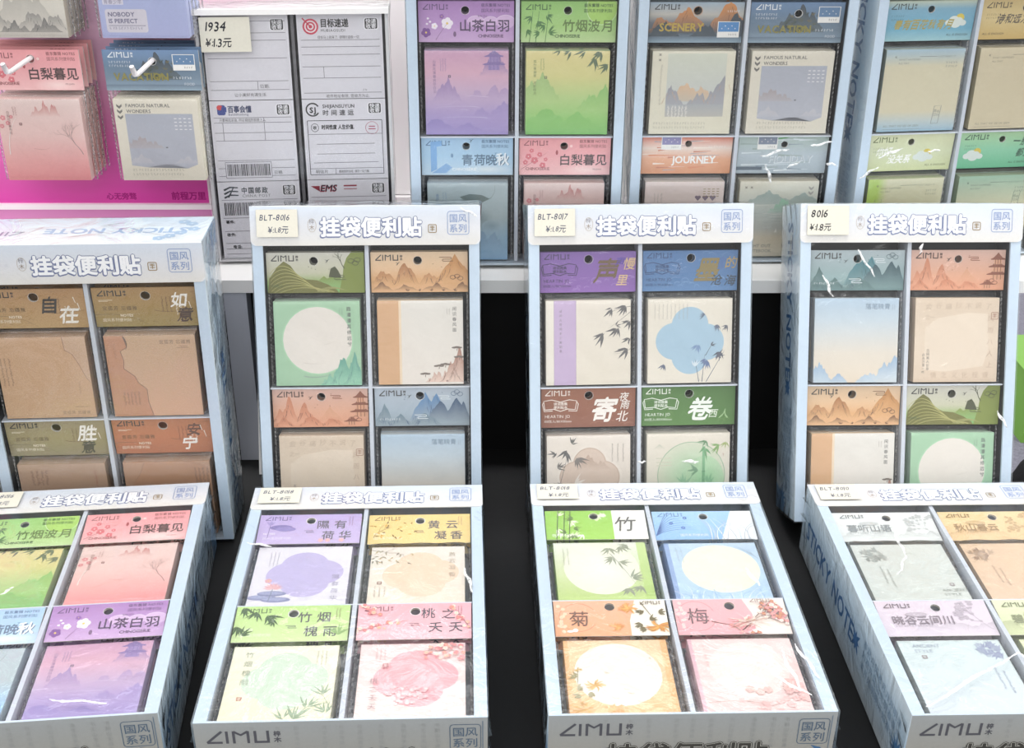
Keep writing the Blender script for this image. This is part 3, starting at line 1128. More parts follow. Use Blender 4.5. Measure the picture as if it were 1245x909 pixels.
def kraft_pad(bg, seed, side, variant):
    p = pd(bg, seed)
    R = p.R
    if variant == 0:
        q = [(6.0, 8), (6.1, 6.7), (6.7, 6.3), (7.2, 5.2), (7.6, 4.0), (8, 3.4)]
        p.poly(q + [(8, 8)], mix(H(side), (.8, .6, .45), .2))
        p.st(q, .05, '8a5c3c', (1, .6))
        p.text('宜孤芳 忘疆雅', 5.0, .35, .38, '8a6548', sp=.05)
        p.rect(6.2, 1.05, 7.5, 1.1, '9a7250')
        p.micro(6.8, 3.4, 5, .26, 'b08a68', True, 1)
        p.micro(.25, 5.8, 10, .28, '7d5638', True, 3, 1.3)
        p.arc((0, 7), (1, 7.2), (3, 7.1), .03, 'c39a74')
    elif variant == 1:
        q = [(1.7, 8), (1.9, 6.9), (1.3, 6.5), (1.5, 5.6), (1.4, 4.8), (2.3, 4.0), (2.5, 3.4), (3.2, 2.7), (3.2, 1.4), (3.5, 0)]
        p.poly([(0, 8)] + q + [(0, 0)], 'c98d64')
        p.st(q, .06, '7a4a2c', (1, 1))
        p.arc((1.7, 7.9), (2.1, 7.2), (1.8, 6.7), .14, '5d3a22')
        p.text('宜孤芳 忘疆雅', 4.8, 7.2, .42, '7a5c40', sp=.05)
        p.rect(6.3, 6.75, 7.3, 6.79, '8a6a4a')
        p.rect(6.6, 6.9, 7.3, 6.94, '8a6a4a')
        p.micro(1.0, 2.2, 5, .32, '94603c', False, 5, .8)
        p.micro(.7, 7.0, 5, .3, 'a8744e', True, 1)
    elif variant == 2:
        p.micro(1.1, 7.0, 4, .42, '7a4a30', False, 4, .95)
        p.micro(6.9, 6.9, 5, .34, 'a45a3c', True, 1)
        p.arc((0, 5.0), (3, 5.3), (8, 4.4), .03, 'c69a74')
    else:
        q = [(2.0, 8), (1.4, 6.6), (.8, 5.8)]
        p.st(q, .06, '6e452a', (1, .5))
        p.poly([(2, 8), (1.4, 6.6), (.8, 5.8), (.5, 5.0), (8, 4.6), (8, 7.2), (6.5, 8)], 'b9855a')
        p.micro(6.5, 7.0, 4, .36, '6e3c26', False, 5, .95)
        p.arc((5.6, 8), (7.2, 7.8), (8, 7.0), .04, '8a5c3c')
    return p

K['kraft_zizai'] = (kraft_hdr([(0, 'bb9a68'), (1, 'b48a5c')], '2a2420', 'f3efe8', '自', '在', (4.9, 1.6, 1.7), (6.4, .6, 1.8), 21), kraft_pad([(0, 'd0a67c'), (1, 'd6ab82')], 22, 'd0a884', 0), 'cfaa88')
K['kraft_ruyi'] = (kraft_hdr([(0, '9d8a52'), (.5, 'a58850'), (1, 'ae8a58')], 'f6f3ee', '4a3222', '如', '意', (6.6, 2.0, 1.5), (7.0, .55, 1.5), 23), kraft_pad([(0, 'daab86'), (1, 'd0ab84')], 24, 'd0a884', 1), 'd8b594')
K['kraft_shengyi'] = (kraft_hdr([(0, '94896c'), (.5, 'a09468'), (1, '9c8f70')], 'f6f3ee', '4a4436', '胜', '意', (6.3, 1.7, 1.8), (6.4, .3, 1.4), 25), kraft_pad([(0, 'bb9474'), (1, 'b59070')], 26, 'bb9474', 2), 'c9a888')
K['kraft_anning'] = (kraft_hdr([(0, 'b06e48'), (.5, 'c07a50'), (1, 'b5784e')], '5d3a26', 'f6f3ee', '安', '宁', (6.6, 2.0, 1.4), (6.0, .5, 1.5), 27), kraft_pad([(0, 'bf9068'), (1, 'b98a64')], 28, 'bf9068', 3), 'cba07c')

# --- chinoiserie series
def chin_hdr(bg, ink, title, tc, sub, seed, subc=None, tx=3.7):
    a = hd(bg, seed)
    a.logo(.45, 3.0, .52, ink)
    a.text('极东集锦 NOTES', 5.9, 3.3, .36, ink, bold=.015)
    a.text('国风系列便利贴', 5.9, 2.8, .38, ink)
    a.hole(4.4, 2.95, .38, mix(H(ink), (.2, .2, .2), .4))
    return a

def ch_finish(a, title, x, tc, sub, subc):
    a.text(title, x, 1.1, 1.2, tc, nib=.02)
    a.text('CHINOISERIE', sub[0], sub[1], .42, subc, bold=.015, sx=1.0)
    return a

def ch_camellia():
    a = chin_hdr([(0, 'caa8d2'), (.5, 'b78fc6'), (1, 'a77bb8')], '5d3f72', '', '', '', 31)
    for x, r in ((5.4, .8), (6.8, .7), (8.2, .9)):
        a.ell(x, 1.9, r, r * .7, 'd3b4da', n=20)
        a.ring(x, 1.9, r, r * .7, .04, 'e6d2ea', 0, 180)
    a.flower(2.7, 1.75, .55, 'f3eaf4')
    a.flower(1.5, 1.5, .3, 'f3eaf4')
    a.flower(.7, .9, .45, '7d4a98')
    a.flower(2.2, 2.4, .22, '8d5aa8')
    a.arc((1.6, .2), (2.1, 1.0), (2.7, 1.7), .05, '7d5a8a')
    for x, y in ((.9, 2.2), (1.1, 1.9), (.8, 1.7)):
        a.ell(x, y, .12, .1, 'efe4f2', n=8)
    a.ell(3.4, .75, .14, .26, '7a5a80', n=10)
    a.text('BAI YU', 5.6, 2.35, .26, '5d3f72')
    ch_finish(a, '山茶白羽', 3.8, '4a3358', (5.6, .45), '5d4068')
    p = pd([(0, '9a86c8'), (.25, 'ab94cc'), (.5, 'c9aacb'), (.75, 'dca8c0'), (1, 'cc96ba')], 32)
    p.mount([(6.6, 7.9, 1.4), (7.0, 7.6, 1.2)], 5.6, '7a5ca6', x0=4.8, rough=.15)
    p.pagoda(6.6, 6.2, 1.8, '7a5ca6', '9478b8', 2)
    p.mount([(2.2, 5.5, .9), (1.6, 4.9, .9), (2.8, 4.6, .7)], 3.2, '9a78b2', x1=4.4, rough=.18)
    p.mount([(6.6, 4.9, .9), (7.6, 4.6, 1.0), (5.0, 4.4, .8)], 3.4, 'b090c0', x0=3.6, rough=.12)
    p.mount([(7.6, 3.2, 1.8), (5.4, 2.6, 1.2)], 1.6, '9d86c4', x0=3.6, rough=.12)
    p.mount([(1, 1.6, 2.2), (4, 1.2, 1.6)], .3, '8c78c0', rough=.1)
    p.text('山茶花落春将尽白羽', .75, 6.9, .32, '6a4a8a', vert=True, sp=.12)
    p.micro(1.45, 7.1, 6, .2, '84639c', True, 3, 1.1)
    p.seal(2.35, 5.6, .13, '4a3060')
    for _ in range(4):
        y = p.R.uniform(.6, 4)
        p.arc((p.R.uniform(0, 4), y), (4, y + .2), (p.R.uniform(4, 8), y), .06, mix(p.bgc(y), (.9, .85, .95), .35), (.2, 1))
    return a, p, 'c9b4d6'

def ch_bamboo():
    a = chin_hdr([(0, 'bcd69a'), (.4, 'a3cb7a'), (1, '8fc06a')], '3c6432', '', '', '', 33)
    a.ell(7.6, 3.2, 1.4, 1.5, 'a6cf66', n=30)
    a.ring(7.6, 3.2, 1.45, 1.55, .05, 'd3e8b4')
    for x in (.8, 1.4, 2.3):
        a.st([(x, 0), (x + .3, 2.9)], .07, '5f8a4e', (1, .6))
    for x, y, an in ((1.0, 2.4, 230), (1.6, 2.0, 300), (2.2, 1.6, 220), (2.4, 2.5, 330), (.6, 1.2, 300), (1.8, .9, 200), (2.6, .9, 20)):
        a.bam(x, y, an, 4, .85, '4a7a40', 80)
    a.text('极东集锦 NOTES', 5.9, 3.3, .36, '3c6432', bold=.015)
    a.text('国风系列便利贴', 5.9, 2.8, .38, '3c6432')
    ch_finish(a, '竹烟波月', 3.9, '5f7a3c', (3.2, .45), '44663a')
    p = pd([(0, '68b848'), (.2, '8cc85e'), (.45, 'b4d07c'), (.7, 'd8d284'), (1, 'e2d48c')], 34)
    p.mount([(1.6, 5.9, 1.8), (.6, 5.2, 1.2)], 3.2, 'a0c070', x1=4.5, rough=.15)
    p.mount([(6.4, 3.9, 1.5), (7.6, 4.8, 1.4)], 2.4, '86c05a', x0=3.4, rough=.2)
    p.mount([(2, 2.6, 2.4), (5, 2.2, 2.0)], .8, '7cc052', rough=.14)
    for x, y, an, n, l in ((7.1, 7.9, 240, 4, 1.2), (5.6, 8.0, 210, 3, 1.2), (4.2, 8.0, 215, 3, 1.1), (6.6, 7.3, 260, 4, 1.3), (7.8, 6.7, 230, 4, 1.1), (3.2, 8.0, 200, 2, .8)):
        p.bam(x, y, an, n, l, '3a5a26', 70)
    p.text('孤竹寒烟翠 波影明月', .7, 6.9, .3, '5d7a34', vert=True, sp=.12)
    p.micro(1.35, 7.1, 5, .22, '86994e', True, 2, 1.1)
    p.seal(1.9, 5.5, .13, '3c5a24')
    return a, p, 'c4d8a4'

def ch_lotus():
    a = chin_hdr([(0, 'c6dcec'), (.5, 'a9cbe4'), (1, 'a3c4e0')], '4a6c92', '', '', '', 35)
    a.poly([(.9, .3), (.9, 3.4), (2.0, 3.5), (2.0, 3.0), (1.5, 2.9), (1.5, .6)], '78a8d8')
    a.poly([(1.0, .2), (2.4, 1.2), (3.0, .8), (2.4, .2)], '86b0dc')
    a.soft(6.5, .6, 2.5, .5, 'e3eef4')
    a.swallow(4.9, 3.5, .22, '30445c')
    a.swallow(7.3, 2.2, .16, '5a7ca0')
    a.ell(3.0, 2.0, .12, .22, '6a8cb0', n=10)
    ch_finish(a, '青荷晚秋', 3.9, '56728c', (3.0, .45), 'f2f6f8')
    a.text('秋', 7.3, 1.1, 1.35, 'eef4f8', nib=.03)
    p = pd([(0, '86bce6'), (.3, '9cc6e0'), (.55, 'b0c4c8'), (1, 'b4c6cc')], 36)
    p.poly([(3.2, 6.6), (4.2, 6.9), (5.4, 6.8), (6.2, 6.4), (5.2, 5.9), (4.7, 5.3), (4.4, 5.8), (3.6, 6.3)], '5c7474')
    p.arc((6.2, 6.4), (6.8, 6.9), (6.7, 7.8), .05, '7a8c8c')
    p.soft(5.2, 4.2, 1.3, 1.2, '8fa4aa')
    p.soft(6.4, 3.6, 1.0, .6, '8aa8b8')
    p.mount([(5.2, 3.4, 1.4), (6.6, 2.9, 1.2)], 1.2, '86accc', x0=3.4, rough=.25)
    p.text('青荷盖绿水', .8, 6.6, .36, '5f86b4', vert=True)
    p.micro(1.5, 6.9, 6, .22, '6f94bc', True, 2, 1.1)
    return a, p, 'c2d4de'

def ch_pear():
    a = chin_hdr([(0, 'f0bcbc'), (.5, 'eaa6aa'), (1, 'e69a9e')], '8a4a50', '', '', '', 37)
    for x, y, r in ((.9, 1.9, .3), (1.5, 1.5, .36), (.6, 1.3, .25), (2.0, 2.1, .25), (1.2, 2.5, .22), (2.6, 1.6, .2), (2.3, 1.0, .3)):
        a.flower(x, y, r, 'd9707a', 'f4d8d0')
    a.arc((.2, .6), (1.4, 1.4), (2.9, 2.4), .05, 'a8585c')
    a.flower(5.1, 2.95, .14, 'f4d0d0')
    a.ell(3.7, 2.3, .12, .26, 'a8484e', n=10)
    a.soft(6.6, .5, 2.4, .7, 'f6d6d2')
    a.text('MUJIAN', 7.3, .5, .24, '8a4a50')
    ch_finish(a, '白梨暮见', 3.9, '4a3436', (.6, .5), '9a5a5e')
    p = pd([(0, 'f08c90'), (.25, 'f2a8a6'), (.55, 'f0c6c0'), (1, 'ead0ca')], 38)
    p.mount([(4.6, 7.8, .6), (3.8, 7.2, .7), (5.4, 7.6, .6)], 6.3, 'c8706a', x0=3.0, x1=6.2, rough=.22)
    p.branch(7.6, 2.6, 122, 1.2, .07, '8a6260', 4)
    for x, y, r in ((.5, 6.2, .26), (.9, 5.7, .22), (.3, 5.4, .22), (1.3, 6.3, .18)):
        p.flower(x, y, r, 'e0848a', 'f8e0d8')
    p.arc((.6, 2.6), (.6, 4.6), (1.7, 6.2), .08, 'f8f0ea')
    p.text('白梨花开暮色见', .9, 6.6, .3, '8a5a58', vert=True, sp=.1)
    p.micro(1.5, 7.1, 4, .22, 'b88280', True, 2, 1.1)
    p.seal(2.1, 5.6, .13, '7a3436')
    p.arc((3.0, 3.2), (3.8, 3.0), (4.4, 3.2), .04, 'c88a86')
    return a, p, 'ecc8c2'

K['pear'] = ch_pear()
K['camellia'] = ch_camellia()
K['bamboo_mist'] = ch_bamboo()
K['lotus_blue'] = ch_lotus()

# --- pastel poem series
def poem_hdr(bg, ink, seed, chars):
    a = hd(bg, seed)
    a.logo(.5, 3.05, .5, ink)
    a.hole(4.55, 2.95, .4, '4a4648', 'f4f0ee')
    a.text('NOTES', .5, 1.2, .32, 'f6f2ee')
    a.text('国风系列便利贴', .5, .6, .36, mix(a.bgc(.6), (.95, .95, .95), .5))
    a.cloud(4.5, 1.6, .9, mix(H(ink), (.3, .3, .3), .3))
    for ch, x, y in chars:
        a.text(ch, x, y, 1.15, '4a4650', nib=.015)
    a.micro(7.9, 3.3, 6, .2, mix(H(ink), (.5, .2, .2), .4), True, 2, 1.2)
    return a

def poem_pad(bg, blob, seed, blob2=None):
    p = pd(bg, seed)
    for x, y, rx, ry in ((4.2, 5.4, 2.0, 1.8), (5.6, 4.4, 1.9, 1.7), (3.0, 4.0, 1.9, 1.8), (4.4, 2.9, 2.0, 1.8), (4.2, 4.2, 2.3, 2.2)):
        p.ell(x, y, rx, ry, blob, n=36)
    return p

def pm_lotus():
    a = poem_hdr([(0, 'c4b2da'), (1, 'b3a0d0')], '5c4c80', 41, [('隰', 5.1, 2.0), ('有', 6.6, 2.0), ('荷', 5.6, .6), ('华', 7.1, .6)])
    a.ell(2.0, 2.1, 1.0, .35, '7a6ca4', n=24)
    a.ell(2.4, 1.9, .9, .3, '8a7cb4', n=24)
    a.poly([(.9, 2.4), (.6, 2.9), (.9, 2.75), (1.05, 3.0), (1.2, 2.75), (1.45, 2.85), (1.1, 2.4)], '9a8cc0')
    a.st([(1.0, 2.4), (.9, .8)], .05, '6a5c94', (1, 1))
    for x in (5.6, 6.2, 7.4):
        a.flower(x, .4, .25, 'e0b0bc')
    p = poem_pad([(0, 'e4e0ec'), (1, 'ece8f0')], 'c0b4e0', 42)
    for x, y in ((1.1, 1.1), (2.3, .8), (1.9, 1.6)):
        p.ell(x, y, 1.2, .35, '7c80ac', n=24)
        p.ell(x - .1, y + .08, 1.0, .2, '9aa0c8', n=20)
    for k in range(9):
        p.leaf(1.9, 2.2, 10 + k * 20, .9, .32, 'e0a0a8' if k % 2 else 'ecbcc0')
    p.st([(1.9, 2.2), (1.7, .6)], .06, '6a7a8c', (1, 1))
    p.flower(1.4, 3.3, .3, 'e4a8b0')
    p.text('隰有荷华', 6.6, 3.5, .66, '8078a0', vert=True, sp=.42)
    p.micro(1.1, 7.1, 10, .2, '8c86a0', True, 3, 1.6)
    return a, p, 'd9d2e6'

def pm_gold():
    a = poem_hdr([(0, 'ecd08c'), (1, 'e6c880')], '8a6a3a', 43, [('黄', 5.2, 2.0), ('云', 6.8, 2.0), ('凝', 5.8, .6), ('香', 7.2, .6)])
    a.branch(.5, .8, 60, .9, .05, '7a5a34', 3)
    for _ in range(22):
        a.leaf(a.R.uniform(.4, 4.2), a.R.uniform(.6, 3.0), a.R.uniform(0, 360), .4, .16, a.R.choice(['b8903c', '8a6c34', 'd8a848']))
    p = poem_pad([(0, 'f2e4d0'), (1, 'efe6dc')], 'f2d4b8', 44)
    p.branch(0, 7.6, -15, 1.2, .06, '6a5a44', 3)
    for _ in range(24):
        p.leaf(p.R.uniform(.1, 3.4), p.R.uniform(5.6, 7.6), p.R.uniform(180, 340), .5, .17, p.R.choice(['9c9070', 'c0a878', '7c7460']))
    p.seal(.9, 3.0, .2, '8a5a4a')
    p.micro(.5, 2.4, 7, .2, 'a09080', True, 3, 2)
    p.text('黄云凝香', 6.6, 6.6, .66, 'b8a890', vert=True, sp=.42)
    return a, p, 'efe0c8'

def pm_bamboo():
    a = poem_hdr([(0, 'cbe0a0'), (1, 'b4d480')], '4c6a34', 45, [('竹', 4.9, 2.1), ('烟', 6.4, 2.1), ('槐', 5.5, .6), ('雨', 7.0, .6)])
    for x, y, an, n, l in ((.6, 3.6, 290, 5, 1.1), (1.6, 3.2, 250, 5, 1.1), (2.6, 2.8, 300, 5, 1.3), (.3, 1.6, 280, 5, 1.2), (.7, .7, 40, 4, 1.0), (3.0, 2.2, 250, 4, .9)):
        a.bam(x, y, an, n, l, '3f5c30', 80)
    a.bam(8.2, .7, 90, 6, 1.1, '8fb06c', 120)
    p = poem_pad([(0, 'f2ecc8'), (1, 'f4efd8')], 'cfe2ca', 46)
    for x, y, an, n, l in ((6.2, 1.3, 60, 5, 1.6), (5.4, .2, 70, 7, 1.8), (7.2, 2.6, 100, 5, 1.5), (4.6, .2, 110, 4, 1.2), (7.6, .8, 110, 5, 1.4)):
        p.bam(x, y, an, n, l, '7f9a70', 100, l * .11)
    p.arc((7.9, 1.0), (7.4, 2.6), (6.4, 3.6), .05, '6a8a5c')
    p.text('竹烟槐雨', .95, 6.8, .68, '8c9878', vert=True, sp=.48)
    p.seal(1.2, 2.3, .2, 'b46a4e')
    p.micro(6.4, 7.2, 8, .2, 'a0a084', True, 3, 1.6)
    return a, p, 'ece8cc'

def pm_peach():
    a = poem_hdr([(0, 'f2b8c0'), (1, 'eeaab4')], '7c4a54', 47, [('桃', 5.0, 2.3), ('之', 6.6, 2.2), ('夭', 5.6, .8), ('夭', 7.2, .8)])
    for x0, y0, x1, y1 in ((0, .9, 4.0, 2.0), (8.9, 1.0, 7.4, 3.6), (.4, 3.6, 1.6, 2.6)):
        a.arc((x0, y0), ((x0 + x1) / 2, (y0 + y1) / 2 + .2), (x1, y1), .06, '9a6a5c')
        for _ in range(16):
            t = a.R.random()
            a.flower(x0 + (x1 - x0) * t + a.R.uniform(-.3, .3), y0 + (y1 - y0) * t + a.R.uniform(-.3, .3), a.R.uniform(.12, .22), a.R.choice(['e88a80', 'f0b4a0', 'd87880', 'f6d8cc']))
    p = poem_pad([(0, 'f6dcd6'), (1, 'f6d8d6')], 'f2a8b0', 48)
    for _ in range(70):
        t = p.R.uniform(0, 6.3)
        r = p.R.uniform(0, 1)
        p.flower(3.6 + 2.0 * r * math.cos(t), 2.3 + 1.0 * r * math.sin(t), .16, p.R.choice(['f6c4c8', 'f8d0d0', 'f2b4ba']), 'f8e0d8')
    p.arc((4.8, 7.0), (6.2, 7.2), (7.8, 6.9), .07, '9a6a5c')
    p.arc((6.4, 7.1), (6.8, 6.4), (7.6, 6.0), .05, '9a6a5c')
    for _ in range(34):
        p.flower(p.R.uniform(5.0, 8.0), p.R.uniform(6.0, 7.8), p.R.uniform(.12, .24), p.R.choice(['e8867c', 'f0b0a0', 'dc7c84', 'f6d4c8']))
    p.text('桃之夭夭', .9, 3.5, .66, '9a767c', vert=True, sp=.36)
    p.seal(2.0, 5.4, .22, 'b46a6e')
    p.micro(1.2, 7.2, 7, .2, 'b08a8c', True, 3, 1.6)
    return a, p, 'f4d8d4'

K['poem_lotus'] = pm_lotus()
K['poem_gold'] = pm_gold()
K['poem_bamboo'] = pm_bamboo()
K['poem_peach'] = pm_peach()

# --- four gentlemen series
def gm_bamboo():
    a = hd([(0, '9acb50'), (1, '8cbf48')], 51)
    a.rect(6.0, 0, 9, 3.9, 'f2efe8')
    for k in range(16):
        a.bam(a.R.uniform(1.0, 5.6), a.R.uniform(.2, 3.2), a.R.uniform(0, 360), 4, .8, a.R.choice(['e8f0d4', 'd8e8b8', '52702c', 'f2f4e6']), 70)
    for x in (.9, 1.5, 2.0):
        a.st([(x, 0), (x + .3, 3.9)], .09, '4c6a2c', (1, 1))
    a.text('竹', 6.0, 1.2, 2.0, '55544f', nib=.01, sh=.12)
    a.text('国风系列便利贴', .5, .4, .36, 'f2f4e6')
    a.hole(4.35, 3.0, .4, '6a7a48', 'f2efe0')
    p = pd([(0, 'b8d46a'), (.5, 'd4e0a8'), (1, 'ecefe0')], 52)
    p.rect(7.2, 0, 8, 8, 'b0d060', 'c6dc8c')
    p.ell(3.9, 4.4, 3.2, 3.6, 'f6f2e6', 'eff0d8', n=40)
    p.arc((4.8, 6.4), (5.8, 4.4), (6.6, 2.0), .06, '6a7460')
    for x, y, an, n, l in ((4.8, 7.2, 260, 5, 1.2), (5.8, 7.4, 280, 5, 1.2), (5.0, 5.8, 230, 4, 1.2), (5.5, 5.2, 330, 4, 1.2), (6.3, 3.0, 20, 5, 1.3), (6.0, 1.6, 260, 5, 1.2), (6.9, 1.9, 240, 4, 1.2), (6.4, 7.6, 220, 3, 1.0)):
        p.bam(x, y, an, n, l, '8c9476', 90)
    p.micro(.7, 7.0, 11, .22, 'a0a48a', True, 2, 1.8)
    return a, p, 'a9cf52'

def gm_orchid():
    a = hd([(0, '8fb8e6'), (1, 'a3c8ee')], 53)
    a.poly([(5.8, 0), (7.2, 3.9), (9, 3.9), (9, 0)], 'eef0f0')
    a.logo(.5, 3.1, .5, '5a7aa8')
    for k in range(9):
        a.arc((.1, .6), (1.2, 1.6 + .3 * k), (3.6 - .25 * k, 1.4 + .28 * k), .07, '3c5c98')
    for x, y in ((1.6, 2.2), (2.9, 2.9), (2.6, 1.6)):
        a.flower(x, y, .2, '4a70b4', 'dce8f4')
    for k in range(22):
        x = a.R.uniform(4.6, 8.6)
        a.arc((x, 0), (x + a.R.uniform(-.6, .6), 1.8), (x + a.R.uniform(-1.4, 1.4), a.R.uniform(1.8, 3.4)), .07, a.R.choice(['dfe8f2', 'f4f6f6', 'c6d0dc', 'b4bcc8']))
    a.hole(4.6, 3.05, .4, '5a6a80', 'e8f0f6')
    a.text('国风系列便利贴', 2.2, .5, .36, 'f0f4f8')
    p = pd([(0, 'b4d4ee'), (1, 'c0d8ee')], 54)
    p.rect(0, 0, .4, 8, '8aa8d8')
    p.ell(4.4, 4.4, 3.3, 3.3, 'fbf8dc', n=40)
    for k in range(26):
        x = p.R.uniform(.4, 7.6)
        p.arc((x, 0), (x + p.R.uniform(-.6, .6), 1.0), (x + p.R.uniform(-1.4, 1.4), p.R.uniform(.8, 2.0)), .09, p.R.choice(['8fb8e0', 'dce8f2', 'e6eef4', '9ec2e4']))
    for k in range(7):
        p.arc((7.9, 5.6), (7.2, 6.6), (6.0 + .25 * k, 7.6 - .1 * k), .06, '9cb4cc')
    p.micro(.9, 7.2, 11, .22, 'a4b4c4', True, 2, 1.8)
    return a, p, '94b0e0'

def gm_mum():
    a = hd([(0, 'f2a87c'), (1, 'f0b090')], 55)
    a.poly([(6.0, 0), (6.0, 1.6), (6.6, 3.9), (9, 3.9), (9, 0)], 'f2eadc')
    a.ring(1.9, 2.0, 1.5, 1.5, .05, 'c4805c', 30, 330)
    for k in range(14):
        a.flower(a.R.uniform(.3, .9), a.R.uniform(.4, 3.4), .16, 'f6d4b8')
    a.text('菊', 1.1, 1.2, 1.7, '74503e', nib=.008)
    a.ell(1.2, .5, .28, .14, 'f6f0e6', n=12)
    a.ell(1.6, .6, .22, .2, 'f6f0e6', n=12)
    a.hole(4.5, 3.1, .42, '7a4424', 'f4c4a0')
    a.mum(6.0, 2.9, .9, 'd89440', 'e8b060', 28)
    a.mum(4.9, .9, .7, 'dc9c50', 'e8b878', 24)
    a.mum(8.2, .9, 1.0, 'd08a38', 'e0a850', 28)
    a.arc((7.0, 3.6), (7.6, 2.4), (8.2, 1.0), .07, '6a5a34')
    for x, y, an in ((7.2, 2.6, 200), (7.6, 1.6, 30), (6.9, 1.2, 220), (8.4, 2.4, 20), (7.2, .6, 180)):
        a.bam(x, y, an, 3, .7, '6c6038', 70, .22)
    a.logo(7.0, 3.3, .36, '6a5a48')
    p = pd([(0, 'f6c080'), (1, 'f8cfa0')], 56)
    p.rect(7.5, 0, 8, 8, 'f2b46c')
    p.rect(0, 0, .35, 8, 'f4b878')
    p.ell(3.9, 4.2, 3.3, 3.4, 'fbeee0', n=40)
    p.mum(2.1, 3.0, .9, 'd8a038', 'e8be68', 30)
    p.mum(1.0, .7, .9, 'd0942c', 'e4b452', 30)
    p.mum(3.4, .5, .8, 'd89c34', 'e8be68', 26)
    p.mum(.9, 4.7, .4, 'd8b058', 'c8a040', 16)
    p.arc((.9, 4.6), (.7, 3.0), (.9, .9), .06, '8c8048')
    for x, y, an in ((.8, 3.9, 160), (.7, 2.6, 20), (.9, 1.9, 200), (1.6, 2.2, 300)):
        p.bam(x, y, an, 3, .7, '9c9058', 70, .25)
    for x, y in ((2.9, 4.4), (4.4, 2.2), (5.0, 1.3), (3.2, 1.7), (4.2, 2.6)):
        p.arc((x, y), (x + .2, y - .2), (x + .5, y - .1), .07, 'c8b090')
    p.text('采菊东篱下', 6.4, 7.0, .2, 'c0a888', vert=True, sp=1.0)
    return a, p, 'f0b268'

def gm_plum():
    a = hd([(0, 'f2aab0'), (1, 'eeb0b4')], 57)
    a.poly([(6.2, 0), (6.2, 2.2), (5.6, 3.9), (9, 3.9), (9, 0)], 'f4e6dc')
    a.ring(1.7, 2.0, 1.5, 1.6, .05, 'c08488', 20, 340)
    for k in range(12):
        a.flower(a.R.uniform(.2, .8), a.R.uniform(.4, 3.5), .16, 'f6d0d0')
    a.text('梅', .9, 1.3, 1.8, '74565a', nib=.008)
    a.hole(4.5, 3.05, .42, '6a3838', 'f2c8c4')
    tips = []
    a.branch(2.8, 1.4, -15, 1.6, .1, '7a5248', 3, tips)
    a.branch(5.0, .3, 45, 1.7, .12, '6e4c40', 4, tips)
    for x, y in tips:
        a.flower(x, y, .18, a.R.choice(['e0989c', 'f4dcd4', 'c8806c']))
    for k in range(26):
        a.arc((a.R.uniform(3.5, 8), a.R.uniform(.1, 1.6)), (6, 1.2), (a.R.uniform(4.5, 8.4), a.R.uniform(.3, 2.2)), .045, a.R.choice(['b07a60', 'e8c8b8', 'f8ece4']))
    a.logo(6.2, 3.25, .36, '8a7068')
    p = pd([(0, 'f6d0cc'), (1, 'f8d6d2')], 58)
    p.rect(0, 0, .3, 8, 'e4b4c0')
    p.ell(4.2, 4.6, 3.0, 3.0, 'fae4de', n=40)
    tips = []
    p.branch(.4, 1.0, 5, 2.6, .1, 'c8a49c', 3, tips)
    p.branch(5.0, .6, 30, 1.4, .08, 'c8a49c', 3, tips)
    for x, y in tips:
        p.flower(x, y, .28, 'f0bcb8', 'e8a8a0')
    for x, y in ((3.8, 2.3), (4.5, 2.0), (5.1, 2.2), (6.6, 2.4), (6.8, 3.0)):
        p.flower(x, y, .34, 'e8b8b0', 'd89c94')
    p.text('梅花香自苦寒来', 1.0, 7.0, .2, 'd0a8a4', vert=True, sp=.8)
    return a, p, 'ecc0c4'

K['gent_bamboo'] = gm_bamboo()
K['gent_orchid'] = gm_orchid()
K['gent_mum'] = gm_mum()
K['gent_plum'] = gm_plum()

# --- ancient style series
def anc(bg, ink, title, pbg, pc, seed, side, corner):
    a = hd(bg, seed)
    for k in range(5):
        a.mount([(a.R.uniform(0, 9), a.R.uniform(.8, 1.9), 1.6), (a.R.uniform(0, 9), a.R.uniform(.8, 1.5), 1.8)], .1 + .1 * k, mix(a.bgc(.5), H(ink), .3), rough=.16)
    tips = []
    a.branch(8.8, .6, 130, 1.2, .06, mix(a.bgc(1), H(ink), .5), 4, tips)
    for x, y in tips:
        a.ell(x, y, .14, .1, mix(a.bgc(1), H(ink), .4), n=8)
    a.logo(.6, 3.0, .48, ink)
    a.hole(4.8, 3.0, .4, '6a6468', mix(a.bgc(3), (1, 1, 1), .4))
    a.text(title, .9, 1.3, 1.0, mix(H(ink), a.bgc(1.5), .15), nib=.02)
    a.micro(1.0, 1.0, 14, .22, mix(H(ink), a.bgc(1), .4))
    a.ell(3.0, 2.3, .9, .24, mix(a.bgc(2), H(ink), .35), n=16)
    p = pd(pbg, seed + 1)
    cx, cy = corner
    for k in range(26):
        p.bam(cx + p.R.uniform(-.8, .8), cy + p.R.uniform(-.9, .5), p.R.uniform(0, 360), 3, p.R.uniform(.4, .8), mix(H(pc), p.bgc(cy), p.R.uniform(0, .5)), 90, .2)
    tx = 1.0 if cx > 4 else 5.9
    ty = 7.2 if cx > 4 else 1.4
    p.text('ANCIENT', tx, ty, .5, mix(H(pc), p.bgc(ty), .35))
    p.text('STYLE', tx, ty - .6, .5, mix(H(pc), p.bgc(ty), .35))
    p.seal(tx + .6 if cx > 4 else 7.0, ty - 1.1 if cx > 4 else 2.3, .2, '8a7a7c')
    for q in range(2):
        p.micro((6.4 if cx > 4 else 1.6) + q * .5, 4.6 - q * .4, 8, .3, mix(H(pc), p.bgc(4), .3), True)
    return a, p, side

